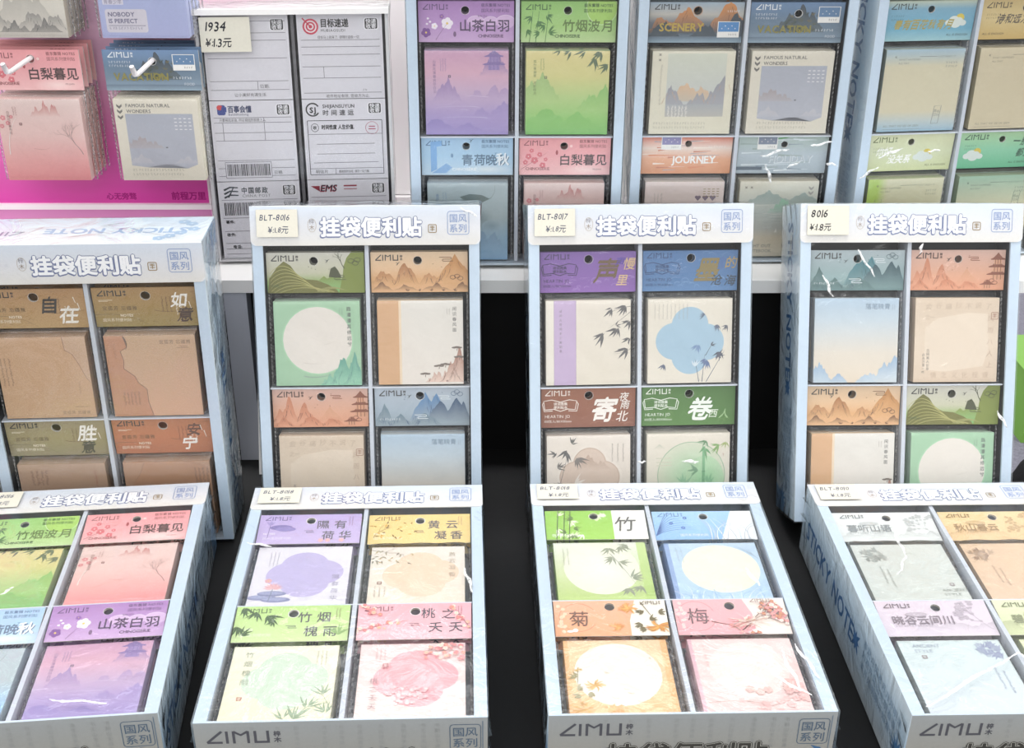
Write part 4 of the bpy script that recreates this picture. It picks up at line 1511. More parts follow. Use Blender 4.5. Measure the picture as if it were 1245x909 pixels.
K['ancient_grey'] = anc([(0, 'd8dcda'), (1, 'e2e4e4')], '6c7478', '暮听山语', [(0, 'cdd3cc'), (1, 'd3d8d2')], '6c746c', 61, 'b9c0ba', (1.6, 6.6))
K['ancient_amber'] = anc([(0, 'e0bc8c'), (1, 'e4c896')], '8a6a3c', '秋山暮云', [(0, 'e0bc98'), (1, 'dcb890')], '8a6034', 63, 'c8aa8a', (1.4, 6.8))
K['ancient_lilac'] = anc([(0, 'd8ccd8'), (1, 'd6c8d4')], '6a5c68', '晓谷云间川', [(0, 'd2dce4'), (1, 'd0e0e0')], '6c78a8', 65, 'aeb8b8', (6.9, 6.9))
K['ancient_moss'] = anc([(0, 'c8cfa0'), (1, 'd8dcb8')], '6a7048', '碧海明月', [(0, 'd0d6a0'), (1, 'd8dcb0')], '70784c', 67, 'b0b890', (6.6, 6.6))

# --- scenery series
def stamp(a, x, y, w, c):
    a.rect(x, y, x + w, y + w * .72, 'eceae6')
    a.rect(x + .07, y + w * .26, x + w - .07, y + w * .72 - .06, c)
    for k in range(5):
        a.ell(x + w * (.2 + .15 * k), y + w * (.4 + .12 * (k % 2)), .05, .05, 'eceae6', n=8)
    a.micro(x + w * .5, y + w * .1, 4, w * .1, '6a6a6a')

def scene_pad(seed, bgp, sky, ink):
    p = pd(bgp, seed)
    return p

def sc_scenery():
    a = hd([(0, '8fa6b4'), (.25, '3c4c5c'), (.5, '6a7078'), (.7, 'b8b4ac'), (1, '9db0c0')], 71)
    a.mount([(3.6, 3.3, 2.4), (1.2, 2.6, 1.4), (7.6, 4.0, 2.2)], .9, 'd08a48', '4a4f58', rough=.2, cont='6a4a34')
    a.mount([(1.4, 2.0, 1.6), (8.4, 2.8, 1.6), (5.4, 1.8, 1.4)], .6, '2e3a46', '3a4854', rough=.25)
    a.rect(0, 0, 9, .6, '8ba2b2', '5a6c7c')
    a.logo(.5, 3.1, .52, DK)
    a.hole(4.6, 3.0, .4, 'b07a4c', 'c8946a')
    a.text('SCENERY', 1.0, 1.1, 1.05, 'b59a3a', bold=.03, sx=.95)
    stamp(a, 6.6, .5, 2.1, '4a86c0')
    a.micro(7.4, 2.9, 6, .2, 'e6e6e6', rows=1)
    p = pd([(0, 'e6dfc8'), (1, 'e2dcc6')], 72)
    p.rect(1.5, 1.7, 7.2, 7.8, 'c3c6c8', 'd3d6c4')
    p.mount([(3.4, 5.0, 2.0), (5.0, 4.6, 1.6)], 3.2, 'dcb48c', 'c8bca8', x0=1.5, x1=7.2, rough=.2)
    p.mount([(7.1, 5.6, 2.0), (2.0, 4.7, 1.2), (4.8, 4.0, 1.2)], 2.9, '8f8f98', 'a4a4ac', x0=1.5, x1=7.2, rough=.25, cont='c8a078')
    p.rect(1.5, 1.7, 7.2, 2.9, 'bcb8b0', 'a8acb0')
    p.micro(1.7, 2.5, 6, .34, 'efeae0', False, 4, .8)
    for y in (7.5, 7.0):
        p.text('×', .6, y, .5, '8a8474', bold=.04)
    p.micro(.8, 6.5, 14, .28, 'b4ae9c', True, 1)
    p.micro(.4, .95, 20, .26, 'b4ae9c', False, 2, 1.6)
    return a, p, 'e0dac4'

def sc_vacation():
    a = hd([(0, '8ea4b8'), (.3, '6e8294'), (.6, '5f7890'), (1, '6b8ab0')], 73)
    a.mount([(5.0, 3.6, 1.6), (3.8, 2.6, 1.4), (6.0, 2.8, 1.2)], 1.0, '38424c', '5a6a74', rough=.3)
    for _ in range(24):
        a.bam(a.R.uniform(3.0, 6.6), a.R.uniform(1.0, 2.8), 90, 4, .4, a.R.choice(['36443c', '52584a', '6a6448']), 120)
    for _ in range(10):
        a.bam(a.R.uniform(3.4, 6), a.R.uniform(.9, 1.5), 90, 4, .35, a.R.choice(['8a8434', 'a89438']), 120)
    a.rect(0, 0, 9, .55, '8aa0b0', '66788a')
    a.logo(.5, 3.1, .52, 'e8ecf0')
    a.hole(4.6, 2.75, .36, '4c5258', 'd8dce0')
    a.micro(.5, 2.6, 9, .24, 'd8dce4', False, 2, 1.5)
    a.text('VACATION', .8, .95, 1.0, '8a8340', bold=.03, sx=.95)
    stamp(a, 6.5, 1.9, 2.1, '5a7ea4')
    a.micro(6.4, 1.1, 7, .26, 'e0e4e8')
    a.text('FOOD', 7.4, .5, .34, 'd8dce4')
    p = pd([(0, 'e6decc'), (1, 'e2dac8')], 74)
    p.rect(1.0, 1.6, 7.4, 6.6, 'b6b8c4', 'a9adbb')
    p.mount([(2.2, 4.4, 1.4), (1.4, 4.0, .8), (3.4, 3.9, 1.0)], 3.2, 'a89a9c', 'b4b0b8', x0=1.0, x1=5.4, rough=.22)
    p.mount([(2.0, 2.6, 1.2), (6.4, 2.4, 1.2)], 1.7, 'c4c2c8', 'bebec8', x0=1.0, x1=7.4, rough=.18)
    p.poly([(1.0, 1.6), (1.0, 1.5), (2.6, 1.3), (4.6, 1.7), (6.4, 1.2), (7.4, 1.6)], 'b4b6c2')
    p.ell(4.6, 3.3, .12, .07, '5a5a64', n=8)
    for r in range(4):
        for k in range(4):
            p.rect(5.6 + k * .45, 6.1 - r * .35, 5.85 + k * .45, 6.18 - r * .35, 'eceaea')
    for y in (7.35, 6.85, 6.3):
        p.poly([(.3, y + .2), (.55, y), (.8, y + .2), (.8, y - .02), (.55, y - .25), (.3, y - .02)], '5a5650')
    p.text('FAMOUS NATURAL', 1.15, 7.25, .46, '6a6660', bold=.02)
    p.text('WONDERS', 1.15, 6.7, .46, '6a6660', bold=.02)
    p.micro(1.0, .95, 18, .28, 'b4ae9c', False, 2, 1.6)
    return a, p, 'e4dcc8'

def sc_journey():
    a = hd([(0, 'd8946a'), (.4, 'e4a884'), (.7, 'e8d4c8'), (1, 'd4745a')], 75)
    for k in range(22):
        y = a.R.uniform(.1, 3.6)
        x = a.R.uniform(0, 6)
        a.st([(x, y), (x + a.R.uniform(1, 3), y + a.R.uniform(-.1, .15))], a.R.uniform(.06, .22), a.R.choice(['e8cabc', 'd88a64', 'f0e0d4', 'c87c60', 'b0a4a8']), (1, .3))
    stamp(a, 1.9, 2.5, 2.0, '8a84b0')
    a.micro(6.6, 2.7, 7, .26, 'efe4e0')
    a.text('JOURNEY', 3.0, 1.1, 1.05, 'f6f2ee', bold=.03, sx=.95)
    a.hole(4.6, 3.1, .34, 'b8806c', 'e6c0b0')
    p = pd([(0, 'e6dcd4'), (.6, 'e6d4cc'), (1, 'e8d6d0')], 76)
    for k in range(3):
        x = 5.4 + k * .75
        p.ell(x - .14, 6.4, .17, .16, '7a6478', n=12)
        p.ell(x + .14, 6.4, .17, .16, '7a6478', n=12)
        p.poly([(x - .3, 6.36), (x + .3, 6.36), (x, 6.0)], '7a6478')
    for r in range(4):
        for k in range(4):
            p.rect(5.9 + k * .45, 7.2 - r * .25, 6.15 + k * .45, 7.28 - r * .25, 'a08a5c')
    p.micro(.9, 6.6, 10, .26, 'b0a49c', True, 3, 1.3)
    p.mount([(2, 3, 2), (6, 2.4, 2)], 1.2, 'd0b8b0', rough=.15)
    return a, p, 'e2d6cc'

def sc_holiday():
    a = hd([(0, 'a8b4bc'), (.5, 'b4c0c8'), (1, 'a8b8b0')], 77)
    for k in range(22):
        y = a.R.uniform(.1, 3.6)
        x = a.R.uniform(0, 6)
        a.st([(x, y), (x + a.R.uniform(1, 3), y + a.R.uniform(-.1, .15))], a.R.uniform(.06, .2), a.R.choice(['d4dce0', '8a98a4', 'e6eaea', '98a8a4']), (1, .3))
    a.arc((2.4, 3.7), (3.6, 3.4), (5.0, 3.8), .35, '5aa05c', (.4, .4))
    stamp(a, 1.9, 2.5, 2.0, '7a8498')
    a.rect(0, .35, 2.6, .7, '5c6a78')
    a.text('HOLIDAY', 3.2, 1.1, 1.05, 'd4dade', bold=.03, sx=.95)
    a.text('HOLIDAY', 3.15, 1.15, 1.05, 'b0bac0', sx=.95)
    a.hole(4.6, 3.0, .34, '8a949c', 'd0d6da')
    p = pd([(0, 'e4dac2'), (.25, 'e2d4b8'), (.38, 'c6c6bc'), (.6, 'c4ccc4'), (.85, 'd8d8c8'), (1, 'e2dcc8')], 78)
    p.mount([(3, 7.0, 2.6), (6.5, 6.8, 2.2)], 5.6, '9aacA4'.lower(), 'b4c0b8', rough=.12)
    p.mount([(4.6, 6.2, 1.6), (6.0, 5.6, 1.4)], 4.7, '8fc4a0', 'b8ccc0', x0=2.6, x1=7.4, rough=.25)
    for k in range(18):
        y = p.R.uniform(3.0, 5.6)
        x = p.R.uniform(0, 6)
        p.st([(x, y), (x + p.R.uniform(.8, 2.2), y + .05)], .06, p.R.choice(['dde0d8', 'aab4ae', 'e6e6dc']), (.6, .3))
    p.poly([(3.9, 2.6), (4.2, 2.6), (4.1, 3.1)], 'f0ece2')
    for x in (.5, 1.05):
        p.text('×', x, 7.2, .5, '8a8474', bold=.04)
    p.text('RIGHT OUT', 1.2, 1.0, .46, '9a9280', bold=.02)
    p.text('NOTEBOOK', 1.2, .45, .46, '9a9280', bold=.02)
    for y in (7.3, 6.8):
        p.poly([(7.0, y + .2), (7.25, y), (7.5, y + .2), (7.5, y - .02), (7.25, y - .25), (7.0, y - .02)], 'a09c90')
    return a, p, 'e0d8c0'

K['scenery'] = sc_scenery()
K['vacation'] = sc_vacation()
K['journey'] = sc_journey()
K['holiday'] = sc_holiday()

# --- little cloud series
def cl(bg, ink, title, tc, pbg, seed, side, sunxy=None, seal=None, rows=('', ''), edge=None):
    a = hd(bg, seed)
    a.logo(.5, 3.0, .55, ink)
    if sunxy:
        a.ell(sunxy[0] + .35, sunxy[1] + .45, .42, .4, 'd8c24a', n=20)
        a.puff(sunxy[0], sunxy[1], .7, 'd8e0da')
    a.hole(4.5, 3.0, .34, mix(a.bgc(3), (0, 0, 0), .55 if seed in (85,) else .12))
    for t, x, y, sz in title:
        a.text(t, x, y, sz, tc, nib=.035, sh=.28, sx=.85, jit=.08)
    a.text('ALL IS ENOUGH', rows[0], .45, .3, ink, sh=.1)
    a.micro(.6, 2.3, 6, .22, mix(H(ink), a.bgc(2.3), .4), rows=2)
    p = pd(pbg, seed + 1)
    if edge:
        p.rect(0, 0, 1.0, 8, edge)
        p.put([(1.0, 0), (2.0, 0), (2.0, 8), (1.0, 8)], [(0, 1, 2, 3)], [H(edge), p.bgc(4), p.bgc(4), H(edge)])
    ik = mix(H(ink), p.bgc(7), .25)
    p.text('«', .9, 7.2, .4, ik, bold=.03)
    p.rect(3.4, 7.28, 5.2, 7.33, ik)
    p.text('WHAT HAPPENED', 1.3, 6.95, .26, ik, sh=.1)
    p.text('ALL DAY', 1.3, 6.6, .26, ik, sh=.1)
    p.text('I JUST ENJOY IT', 5.3, 7.2, .24, ik, sh=.1)
    p.micro(6.2, 6.6, 5, .24, ik, rows=2)
    p.text('ALL THAT WE SEE OR SEEM', .6, .45, .28, ik, sh=.1)
    p.rect(.6, .2, 4.4, .24, mix(ik, p.bgc(.2), .4))
    if seal:
        x, y = seal
        p.st([(x - .35, y - .9), (x - .2, y + .85), (x + .5, y + .9), (x + .35, y - .85), (x - .35, y - .9)], .05, ik, (1, 1))
        p.text('晴日', x - .25, y + .25, .34, ik, vert=True, sp=.1)
        p.text('很好', x + .1, y + .2, .3, ik, vert=True, sp=.1)
    return a, p, side

K['cloud_blue'] = cl([(0, '9cc6cc'), (.3, '6aaac4'), (.8, '78a8c0'), (1, 'c2ccb8')], '2c3c3c', [('春有百花秋有月', .9, 1.2, 1.0)], 'a99a4c', [(0, '8fb8d0'), (.12, 'bccaca'), (.25, 'd9cfae'), (.8, 'd6cdac'), (.93, 'b0c2c4'), (1, '98b8cc')], 81, 'b4c4bc', (7.2, 1.7), (5.9, 1.6), (6.4, 1))
K['cloud_gold'] = cl([(0, 'c8a860'), (.5, 'd2bc84'), (1, 'c8b078')], '4a3a22', [('诗和远方', 1.6, 1.6, 1.0)], '5a4c3a', [(0, 'd6c8a4'), (1, 'd2c4a0')], 83, 'b8ac88', None, None, (.5, 1))
K['cloud_lime'] = cl([(0, 'd0d6a0'), (.5, 'd4dab4'), (1, 'd2d4ac')], '5c6a34', [('你好', .9, 1.7, .95), ('没关系', 2.2, .9, .95)], 'fafaf4', [(0, 'd8d4a8'), (1, 'dcd8b4')], 85, 'c4cc98', (6.0, 1.4), (1.1, 5.0), (6.3, 1), 'b4d44c')
K['cloud_teal'] = cl([(0, '5cb488'), (.5, '86c8a4'), (1, 'a8cc9c')], '24503c', [('一别', 5.6, 2.4, 1.0), ('都宽', 6.2, 1.2, 1.0)], '2c5a44', [(0, 'd0cca0'), (.6, 'd2cea8'), (.9, 'a8c4a8'), (1, '90bca0')], 87, 'a8bc98', (1.7, 1.3), (6.4, 5.4), (5.6, 1))

# --- peg display pads (no header in view)
def ink_pad():
    a = hd([(0, 'c8c2b8'), (1, 'd4cec4')], 91)
    a.logo(.45, 3.0, .52, '4a4640')
    a.hole(4.5, 2.9, .4)
    p = pd([(0, 'c2bab0'), (.3, 'd8d2c6'), (1, 'd8d2c4')], 92)
    p.mount([(4.4, 4.6, 2.0), (3.0, 3.6, 1.6), (5.6, 3.8, 1.2)], 1.4, 'b0aca2', rough=.3)
    p.mount([(5.0, 2.4, 1.6), (7.0, 2.2, 1.2), (2.0, 2.0, 1.4)], .7, '8a8680', rough=.3, cont='5c5a56')
    p.mount([(.6, 1.8, 1.2), (3.2, 1.4, 1.4), (6.0, 1.5, 1.6)], .5, '5c5a58', '9a948c', rough=.3, cont='3a3a3a')
    return a, p, 'c8beac'

def nobody():
    a = hd([(0, 'a8b4e0'), (1, '98a8dc')], 93)
    a.logo(.45, 3.0, .52, '5a5a8a')
    a.hole(4.5, 2.9, .4)
    p = pd([(0, 'a3a9d6'), (1, '9fb0dc')], 94)
    p.rrect(.5, .5, 4.3, 2.6, .25, 'cfcad6')
    p.text('NOBODY', .75, 1.95, .55, '55507a', bold=.03)
    p.text('IS PERFECT', .75, 1.35, .55, '55507a', bold=.03, sx=.95)
    p.rect(.7, 1.1, 4.1, 1.15, '55507a')
    p.micro(.75, .8, 12, .26, '6a648a')
    p.rect(.4, 3.0, 2.3, 3.6, 'd3cfe0')
    p.text('青春少年', .5, 3.1, .42, '55507a')
    return a, p, 'b4bade'

K['ink_hills'] = ink_pad()
K['nobody'] = nobody()

# ------------------------------------------------------------------ pack of sticky notes: header card, pad, clear bag
def bag_mesh(seed, w=8.84, top=8.92, slope=0.0, pocket=True):
    R = random.Random(seed)
    b = MB()
    nx, ny = 26, 30
    k1, k2, k3 = R.uniform(0, 6), R.uniform(0, 6), R.uniform(1.5, 3)
    for j in range(ny + 1):
        y = .03 + (top - .03) * j / ny
        for i in range(nx + 1):
            x = -w / 2 + w * i / nx
            z = 1.185 + .045 * math.sin(k3 * x + k1 + .7 * y) * math.sin(.9 * y + k2) + slope * .42 * min(1.0, max(0.0, y) / 7.2)
            ex = max(0, abs(x) - 4.04) / (w / 2 - 4.04)
            z += (.5 - z) * min(1, ex) ** 1.3
            if y > 8.1:
                t = min(1, (y - 8.1) / (top - 8.1))
                z += (.44 - z) * t + .05 * math.sin(6 * x + k1) * t * (1 - t) * 4
            if y < .11:
                z += (.5 - z) * min(1, (.11 - y) / .08)
            b.V.append((x, y, z))
            b.C.append((1, 1, 1))
    for j in range(ny):
        for i in range(nx):
            k = j * (nx + 1) + i
            b.F.append((k, k + 1, k + nx + 2, k + nx + 1))
            b.M.append(0)
    return b

def seam_mesh(sx):
    b = MB()
    n = 44
    for i in range(n + 1):
        y = .05 + 8.7 * i / n
        o = .045 * (1 if i % 2 else -1)
        for x, z in ((4.34, .5 + o), (4.5, .5 - o)):
            b.V.append((sx * x, y, z))
            b.C.append((.6, .6, .6))
        if i:
            k = 2 * i
            b.F.append((k - 2, k - 1, k + 1, k))
            b.M.append(0)
    return b

MESHES = {}

def pack(key, label, group, kraft=False, header=True, slope=0.0, seed=0):
    hdr, pad, side = K[key]
    t = thing('sticky_note_pack', label, 'sticky note pack', group)
    m = KRAFT if kraft else PAPER
    if key in MESHES:
        hm, pm = MESHES[key]
        o = bpy.data.objects.new('note_pad', pm)
        COL.objects.link(o)
        o.parent = t
        if header:
            o = bpy.data.objects.new('header_card', hm)
            COL.objects.link(o)
            o.parent = t
    else:
        b = MB()
        b.box(-4, .15, .06, 4, 8.15, 1.10, side)
        for k in range(5):                                   # sheet edges along the sides of the pad
            z = .2 + k * .18
            b.box(-4.004, .146, z, 4.004, 8.154, z + .03, mix(H(side), (.25, .25, .25), .25))
        b.art(pad, (-4, .15, 1.10), (1, 0, 0), (0, 1, 0), 0, .13)  # pad print carries the film's haze in its colour
        po = b.build('note_pad', m, t)
        b = MB()
        dy, dz = 3.8, .06
        x0, y0, y1 = -4.5, 8.88, 12.68
        hdr.punch()
        for zz, flip in ((.50, False), (.42, False), (.38, True)):
            pl = Art(HW, HH - (.3 if zz < .5 else 0), 'dcd8d0')
            pl.holes = [(q[0], q[1] - (.3 if zz < .5 else 0), q[2]) for q in hdr.holes]
            pl.punch()
            b.art(pl, (x0, y0 + (.3 if zz < .5 else 0), zz), (1, 0, 0), (0, 1, 0))
        c = hdr.bg[-1][1]
        b.quad([(x0, y1, .38), (x0, y1, .563), (-x0, y1, .563), (-x0, y1, .38)], c)
        for ya, yb, za, zb in ((y0, y0, .50, .563),):
            b.quad([(x0, ya, za), (-x0, ya, za), (-x0, yb, zb), (x0, yb, zb)], 'dcd8d0')
        for sx in (-1, 1):
            b.quad([(sx * 4.5, y0, .50), (sx * 4.5, y1, .50), (sx * 4.5, y1, .563), (sx * 4.5, y0, .563)], 'dcd8d0')
        for hx, hy, r in hdr.holes:
            n = 14
            for za, zb in ((.38, .42), (.50, .565)):
                for k in range(n):
                    t0, t1 = 2 * math.pi * k / n, 2 * math.pi * (k + 1) / n
                    b.quad([(x0 + hx + r * math.cos(t), y0 + hy + r * math.sin(t), z) for t, z in ((t0, za), (t1, za), (t1, zb), (t0, zb))], 'd0ccc4')
        b.art(hdr, (x0, y0, .56), (1, 0, 0), (0, 1, 0), 0, .06)
        ho = b.build('header_card', KRAFT if kraft else CARD, t)
        MESHES[key] = (ho.data, po.data)
    bk = ('bag', seed % 5, round(slope, 2))
    if bk not in MESHES:
        o = bag_mesh(seed % 5, slope=slope).build('plastic_bag', BAG, t, smooth=True)
        MESHES[bk] = o.data
    else:
        o = bpy.data.objects.new('plastic_bag', MESHES[bk])
        COL.objects.link(o)
        o.parent = t
    for sx in (-1, 1):
        sk = ('seam', sx)
        if sk not in MESHES:
            q = seam_mesh(sx).build('seam', SEAM, o)
            MESHES[sk] = q.data
        else:
            q = bpy.data.objects.new('seam', MESHES[sk])
            COL.objects.link(q)
            q.parent = o
    return t

def dup(root, label=None):
    r = root.copy()
    COL.objects.link(r)
    if label:
        r['label'] = label
    for ch in list(root.children):
        c = ch.copy()
        COL.objects.link(c)
        c.parent = r
        for g in list(ch.children):
            d = g.copy()
            COL.objects.link(d)
            d.parent = c
    return r

# ------------------------------------------------------------------ counter display box
BW, BH, BD = 20.8, 30.13, 7.08

def title(a, x, y, size, fill='fbfbfd', dark='727ca0', mid='c3cce0', glyphc=None):
    t = '挂袋便利贴'
    a.text(t, x - .05, y - .07, size, dark, bold=.07)
    a.text(t, x, y, size, dark, bold=.07)
    a.text(t, x, y, size, fill, bold=.036)
    return a.text(t, x, y, size, glyphc, bold=.02) if glyphc else a

def guofeng(a, x, y, w, c):
    a.frame(x, y, x + w, y + w * 1.08, w * .12, .06, c)
    a.text('国风', x + w * .07, y + w * .6, w * .42, c, bold=.01)
    a.text('系列', x + w * .07, y + w * .13, w * .42, c, bold=.01)

def header_art():
    a = Art(BW + .2, 3.56, [(0, 'e6e3de'), (.5, 'e4e5ea'), (1, 'dae2ee')], 101)
    for _ in range(30):
        x, y = a.R.uniform(0, 20), a.R.uniform(.1, 3.4)
        a.text(a.R.choice('书山有路勤为径学海无涯'), x, y, .38, mix(a.bgc(y), (.5, .6, .75), .12))
    title(a, 6.35, .98, 1.86)
    a.text('梓', 5.35, 2.0, .5, '8c8890')
    a.text('木', 5.35, 1.45, .5, '9a8878')
    a.ring(5.62, 1.85, .38, .6, .04, 'c0b4a8')
    a.seal(16.6, 1.5, .36, 'a08a68', True)
    guofeng(a, 18.0, .95, 1.95, '8fa3cc')
    return a

def side_art(seed):
    a = Art(BH, BD, [(0, 'e4e8ea'), (.3, 'cddde9'), (.62, 'c2d6e6'), (.85, 'd6e4ee'), (1, 'e4eef4')], seed)
    for _ in range(46):
        x, y = a.R.uniform(0, 30), a.R.uniform(.6, 6.4)
        l = a.R.uniform(.8, 3.6)
        a.arc((x, y), (x + l * .5, y + a.R.uniform(-.3, .5)), (x + l, y + a.R.uniform(-.3, .3)), a.R.uniform(.08, .3),
              mix(a.bgc(y), a.R.choice([(.82, .9, .95), (.25, .4, .55)]), .16), (.3, .2))
    a.text('STICKY NOTE', 1.6, 2.5, 2.5, '4a74a4', bold=.025, sx=.92)
    c = '4a78aa'
    for k in range(8):
        a.leaf(17.6, 3.4, k * 45, 1.3 if k % 2 else .95, .5, c)
    a.ell(17.6, 3.4, .5, .5, c)
    for r in range(3):
        a.text(''.join(a.R.choice('花开见君春山如黛清风明月') for _ in range(10)), 19.4, 4.4 - r * 1.05, .85, mix(H('7f9cb8'), a.bgc(3.5), .25), sp=.12, jit=.15)
    a.poly([(27.6, .0), (28.6, 2.6), (30.1, 3.6), (30.1, 0)], '7da3c8')
    for k in range(7):
        a.leaf(28.8, 2.2, 40 + k * 30, 1.5, .4, '5b8ab8')
    return a

def front_art():
    a = Art(BW, BD, [(0, 'bdb8ac'), (.5, 'bfbdb6'), (1, 'bcc0c2')], 103)
    for x in (3.9, 5.7, 7.0, 9.0, 10.2, 11.5, 13.0, 14.6, 16.0, 17.0):
        for y in range(6):
            a.text(a.R.choice('书山有路勤为径学海无涯'), x, 6.3 - y * .5, .4, mix(a.bgc(6), (.3, .3, .3), .28))
    a.logo(.85, BD - 1.95, 1.15, '6a6a72')
    a.st([(.2, 3.4), (20.6, 3.5)], .05, 'c2c0b8', (1, 1))
    title(a, 4.2, 2.3, 2.38, 'e4e2da', '6b6a66', '6e6c68', '55534f')
    a.text('梓木', 3.3, 3.0, .6, '8a7a6a', vert=True)
    a.ring(3.6, 2.9, .5, .9, .06, 'b0785a')
    guofeng(a, 18.1, BD - 3.0, 2.2, '6f8296')
    a.st([(20.45, BD - .3), (20.45, 3.0)], .06, '7f92a6', (1, 1))
    for k in range(5):
        a.leaf(20.1, 3.4, 150 + k * 36, 1.1, .35, '5b84b0')
    return a

def top_art():
    a = Art(BW, BD, [(0, 'cfe0ee'), (.5, 'e6edf3'), (1, 'eef2f4')], 104)
    for _ in range(20):
        x, y = a.R.uniform(0, 20), a.R.uniform(.4, 6.6)
        a.arc((x, y), (x + .6, y + .3), (x + 1.4, y), .2, mix(a.bgc(y), (.6, .75, .9), .2), (.3, .2))
    a.text('STICKY NOTE', 1.6, 3.0, 1.9, '9db8d8', bold=.03)
    a.logo(15.8, 3.6, 1.1, '8090a0')
    for x, y in ((1.6, 2.0), (2.2, 4.4), (3.0, 5.2), (1.2, 3.4), (3.8, 5.8), (2.4, 1.4)):
        a.flower(x, y, .55, 'a9c4de', 'dfeaf2')
    return a

ARTS = dict(header=header_art(), left=side_art(105), right=side_art(106), front=front_art(), top=top_art())
BOXM = {}

def price_label(lines, w, h, parent, x, y, z, big=False):
    a = Art(w, h, 'dcd8ca', 7)
    n = len(lines)
    for i, (t, dx, sz) in enumerate(lines):
        a.text(t, .25 + dx, h * (.60 if i == 0 else .16), sz, '26262e' if big else '3a3f58', sh=.15, jit=.10, nib=.022 if big else .012, sx=.9)
    b = MB()
    b.box(x, y, z, x + w, y + h, z + .02, 'dcd8ca')
    b.art(a, (x, y, z + .02), (1, 0, 0), (0, 1, 0))
    return b.build('price_label', PAPER, parent)

def film_mesh(W, Hh, D, seed, bulge=.05, glint_creases=()):
    R = random.Random(seed)
    b = MB()
    k = [R.uniform(0, 6) for _ in range(6)]

    def sheet(nx, ny, fn):
        o = len(b.V)
        for j in range(ny + 1):
            for i in range(nx + 1):
                b.V.append(fn(i / nx, j / ny))
                b.C.append((1, 1, 1))
        for j in range(ny):
            for i in range(nx):
                q = o + j * (nx + 1) + i
                b.F.append((q, q + 1, q + nx + 2, q + nx + 1))
                b.M.append(0)
    e = .09

    def wob(s, t):
        f = 16 * s * (1 - s) * t * (1 - t)
        return bulge * f * (math.sin(9 * s + k[0] + 3 * t) * math.sin(7 * t + k[1]) + .5 * math.sin(23 * s + 11 * t + k[2]))

    def edge(s):
        return .07 * math.sin(14 * s + k[3]) * math.sin(math.pi * s)
    sheet(34, 46, lambda s, t: (-W / 2 - e + s * (W + 2 * e), -e + t * (Hh + 2 * e), D + .15 + max(-.03, wob(s, t))))
    for sx in (-1, 1):
        sheet(30, 8, lambda s, t: (sx * (W / 2 + e + .10 * abs(math.sin(17 * s + k[4] + 2 * t)) * math.sin(math.pi * t)), -e + s * (Hh + 2 * e), t * (D + .15)))
    sheet(24, 6, lambda s, t: (-W / 2 - e + s * (W + 2 * e), -e - .08 * abs(math.sin(13 * s + k[5])) * math.sin(math.pi * t), t * (D + .15)))
    sheet(24, 6, lambda s, t: (-W / 2 - e + s * (W + 2 * e), Hh + e + .08 * abs(math.sin(13 * s + k[1])) * math.sin(math.pi * t), t * (D + .15)))
    # raised crease lines along the film's glints, whose white is painted in
    for x0, y0, x1, y1 in glint_creases:
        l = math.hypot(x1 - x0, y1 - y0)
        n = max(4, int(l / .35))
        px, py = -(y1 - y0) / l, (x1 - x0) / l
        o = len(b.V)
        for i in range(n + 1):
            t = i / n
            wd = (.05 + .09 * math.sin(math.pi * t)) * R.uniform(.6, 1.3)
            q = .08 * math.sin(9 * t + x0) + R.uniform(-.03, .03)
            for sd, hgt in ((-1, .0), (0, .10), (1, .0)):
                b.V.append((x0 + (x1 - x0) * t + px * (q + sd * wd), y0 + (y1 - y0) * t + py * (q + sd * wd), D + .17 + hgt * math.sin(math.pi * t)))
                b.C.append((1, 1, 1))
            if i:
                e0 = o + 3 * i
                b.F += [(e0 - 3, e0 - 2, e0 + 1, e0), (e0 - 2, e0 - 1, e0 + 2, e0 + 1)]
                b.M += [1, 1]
    # gathered corner pleats of the wrap
    for sx in (-1, 1):
        for yy, sy in ((-e, -1), (Hh + e, 1)):
            for q in range(3):
                z0 = D * (.25 + .25 * q)
                o = len(b.V)
                b.V += [(sx * (W / 2 + e), yy, z0), (sx * (W / 2 + e + .22), yy + sy * .12, z0 + .25), (sx * (W / 2 + e), yy - sy * 2.2, z0 + .55), (sx * (W / 2 + e), yy - sy * .4, z0 + .7)]
                b.C += [(1, 1, 1)] * 4
                b.F += [(o, o + 1, o + 2), (o + 1, o + 3, o + 2)]
                b.M += [0, 0]
    return b

def pose(o, X, Y, Z, yaw, tilt):
    y, t = math.radians(yaw), math.radians(tilt)
    u = Vector((math.cos(y), math.sin(y), 0))
    bk = Vector((-math.sin(y), math.cos(y), 0))
    up = bk * math.cos(t) + Vector((0, 0, 1)) * math.sin(t)
    out = -bk * math.sin(t) + Vector((0, 0, 1)) * math.cos(t)
    m = Matrix((u, up, out)).transposed().to_4x4()
    m.translation = Vector(W3(X, Y, Z))
    o.matrix_world = m
    return m

RIM, RIM2, INSIDE = 'c6d6e6', 'ccd9e6', ('34363b', 'b4bac2')

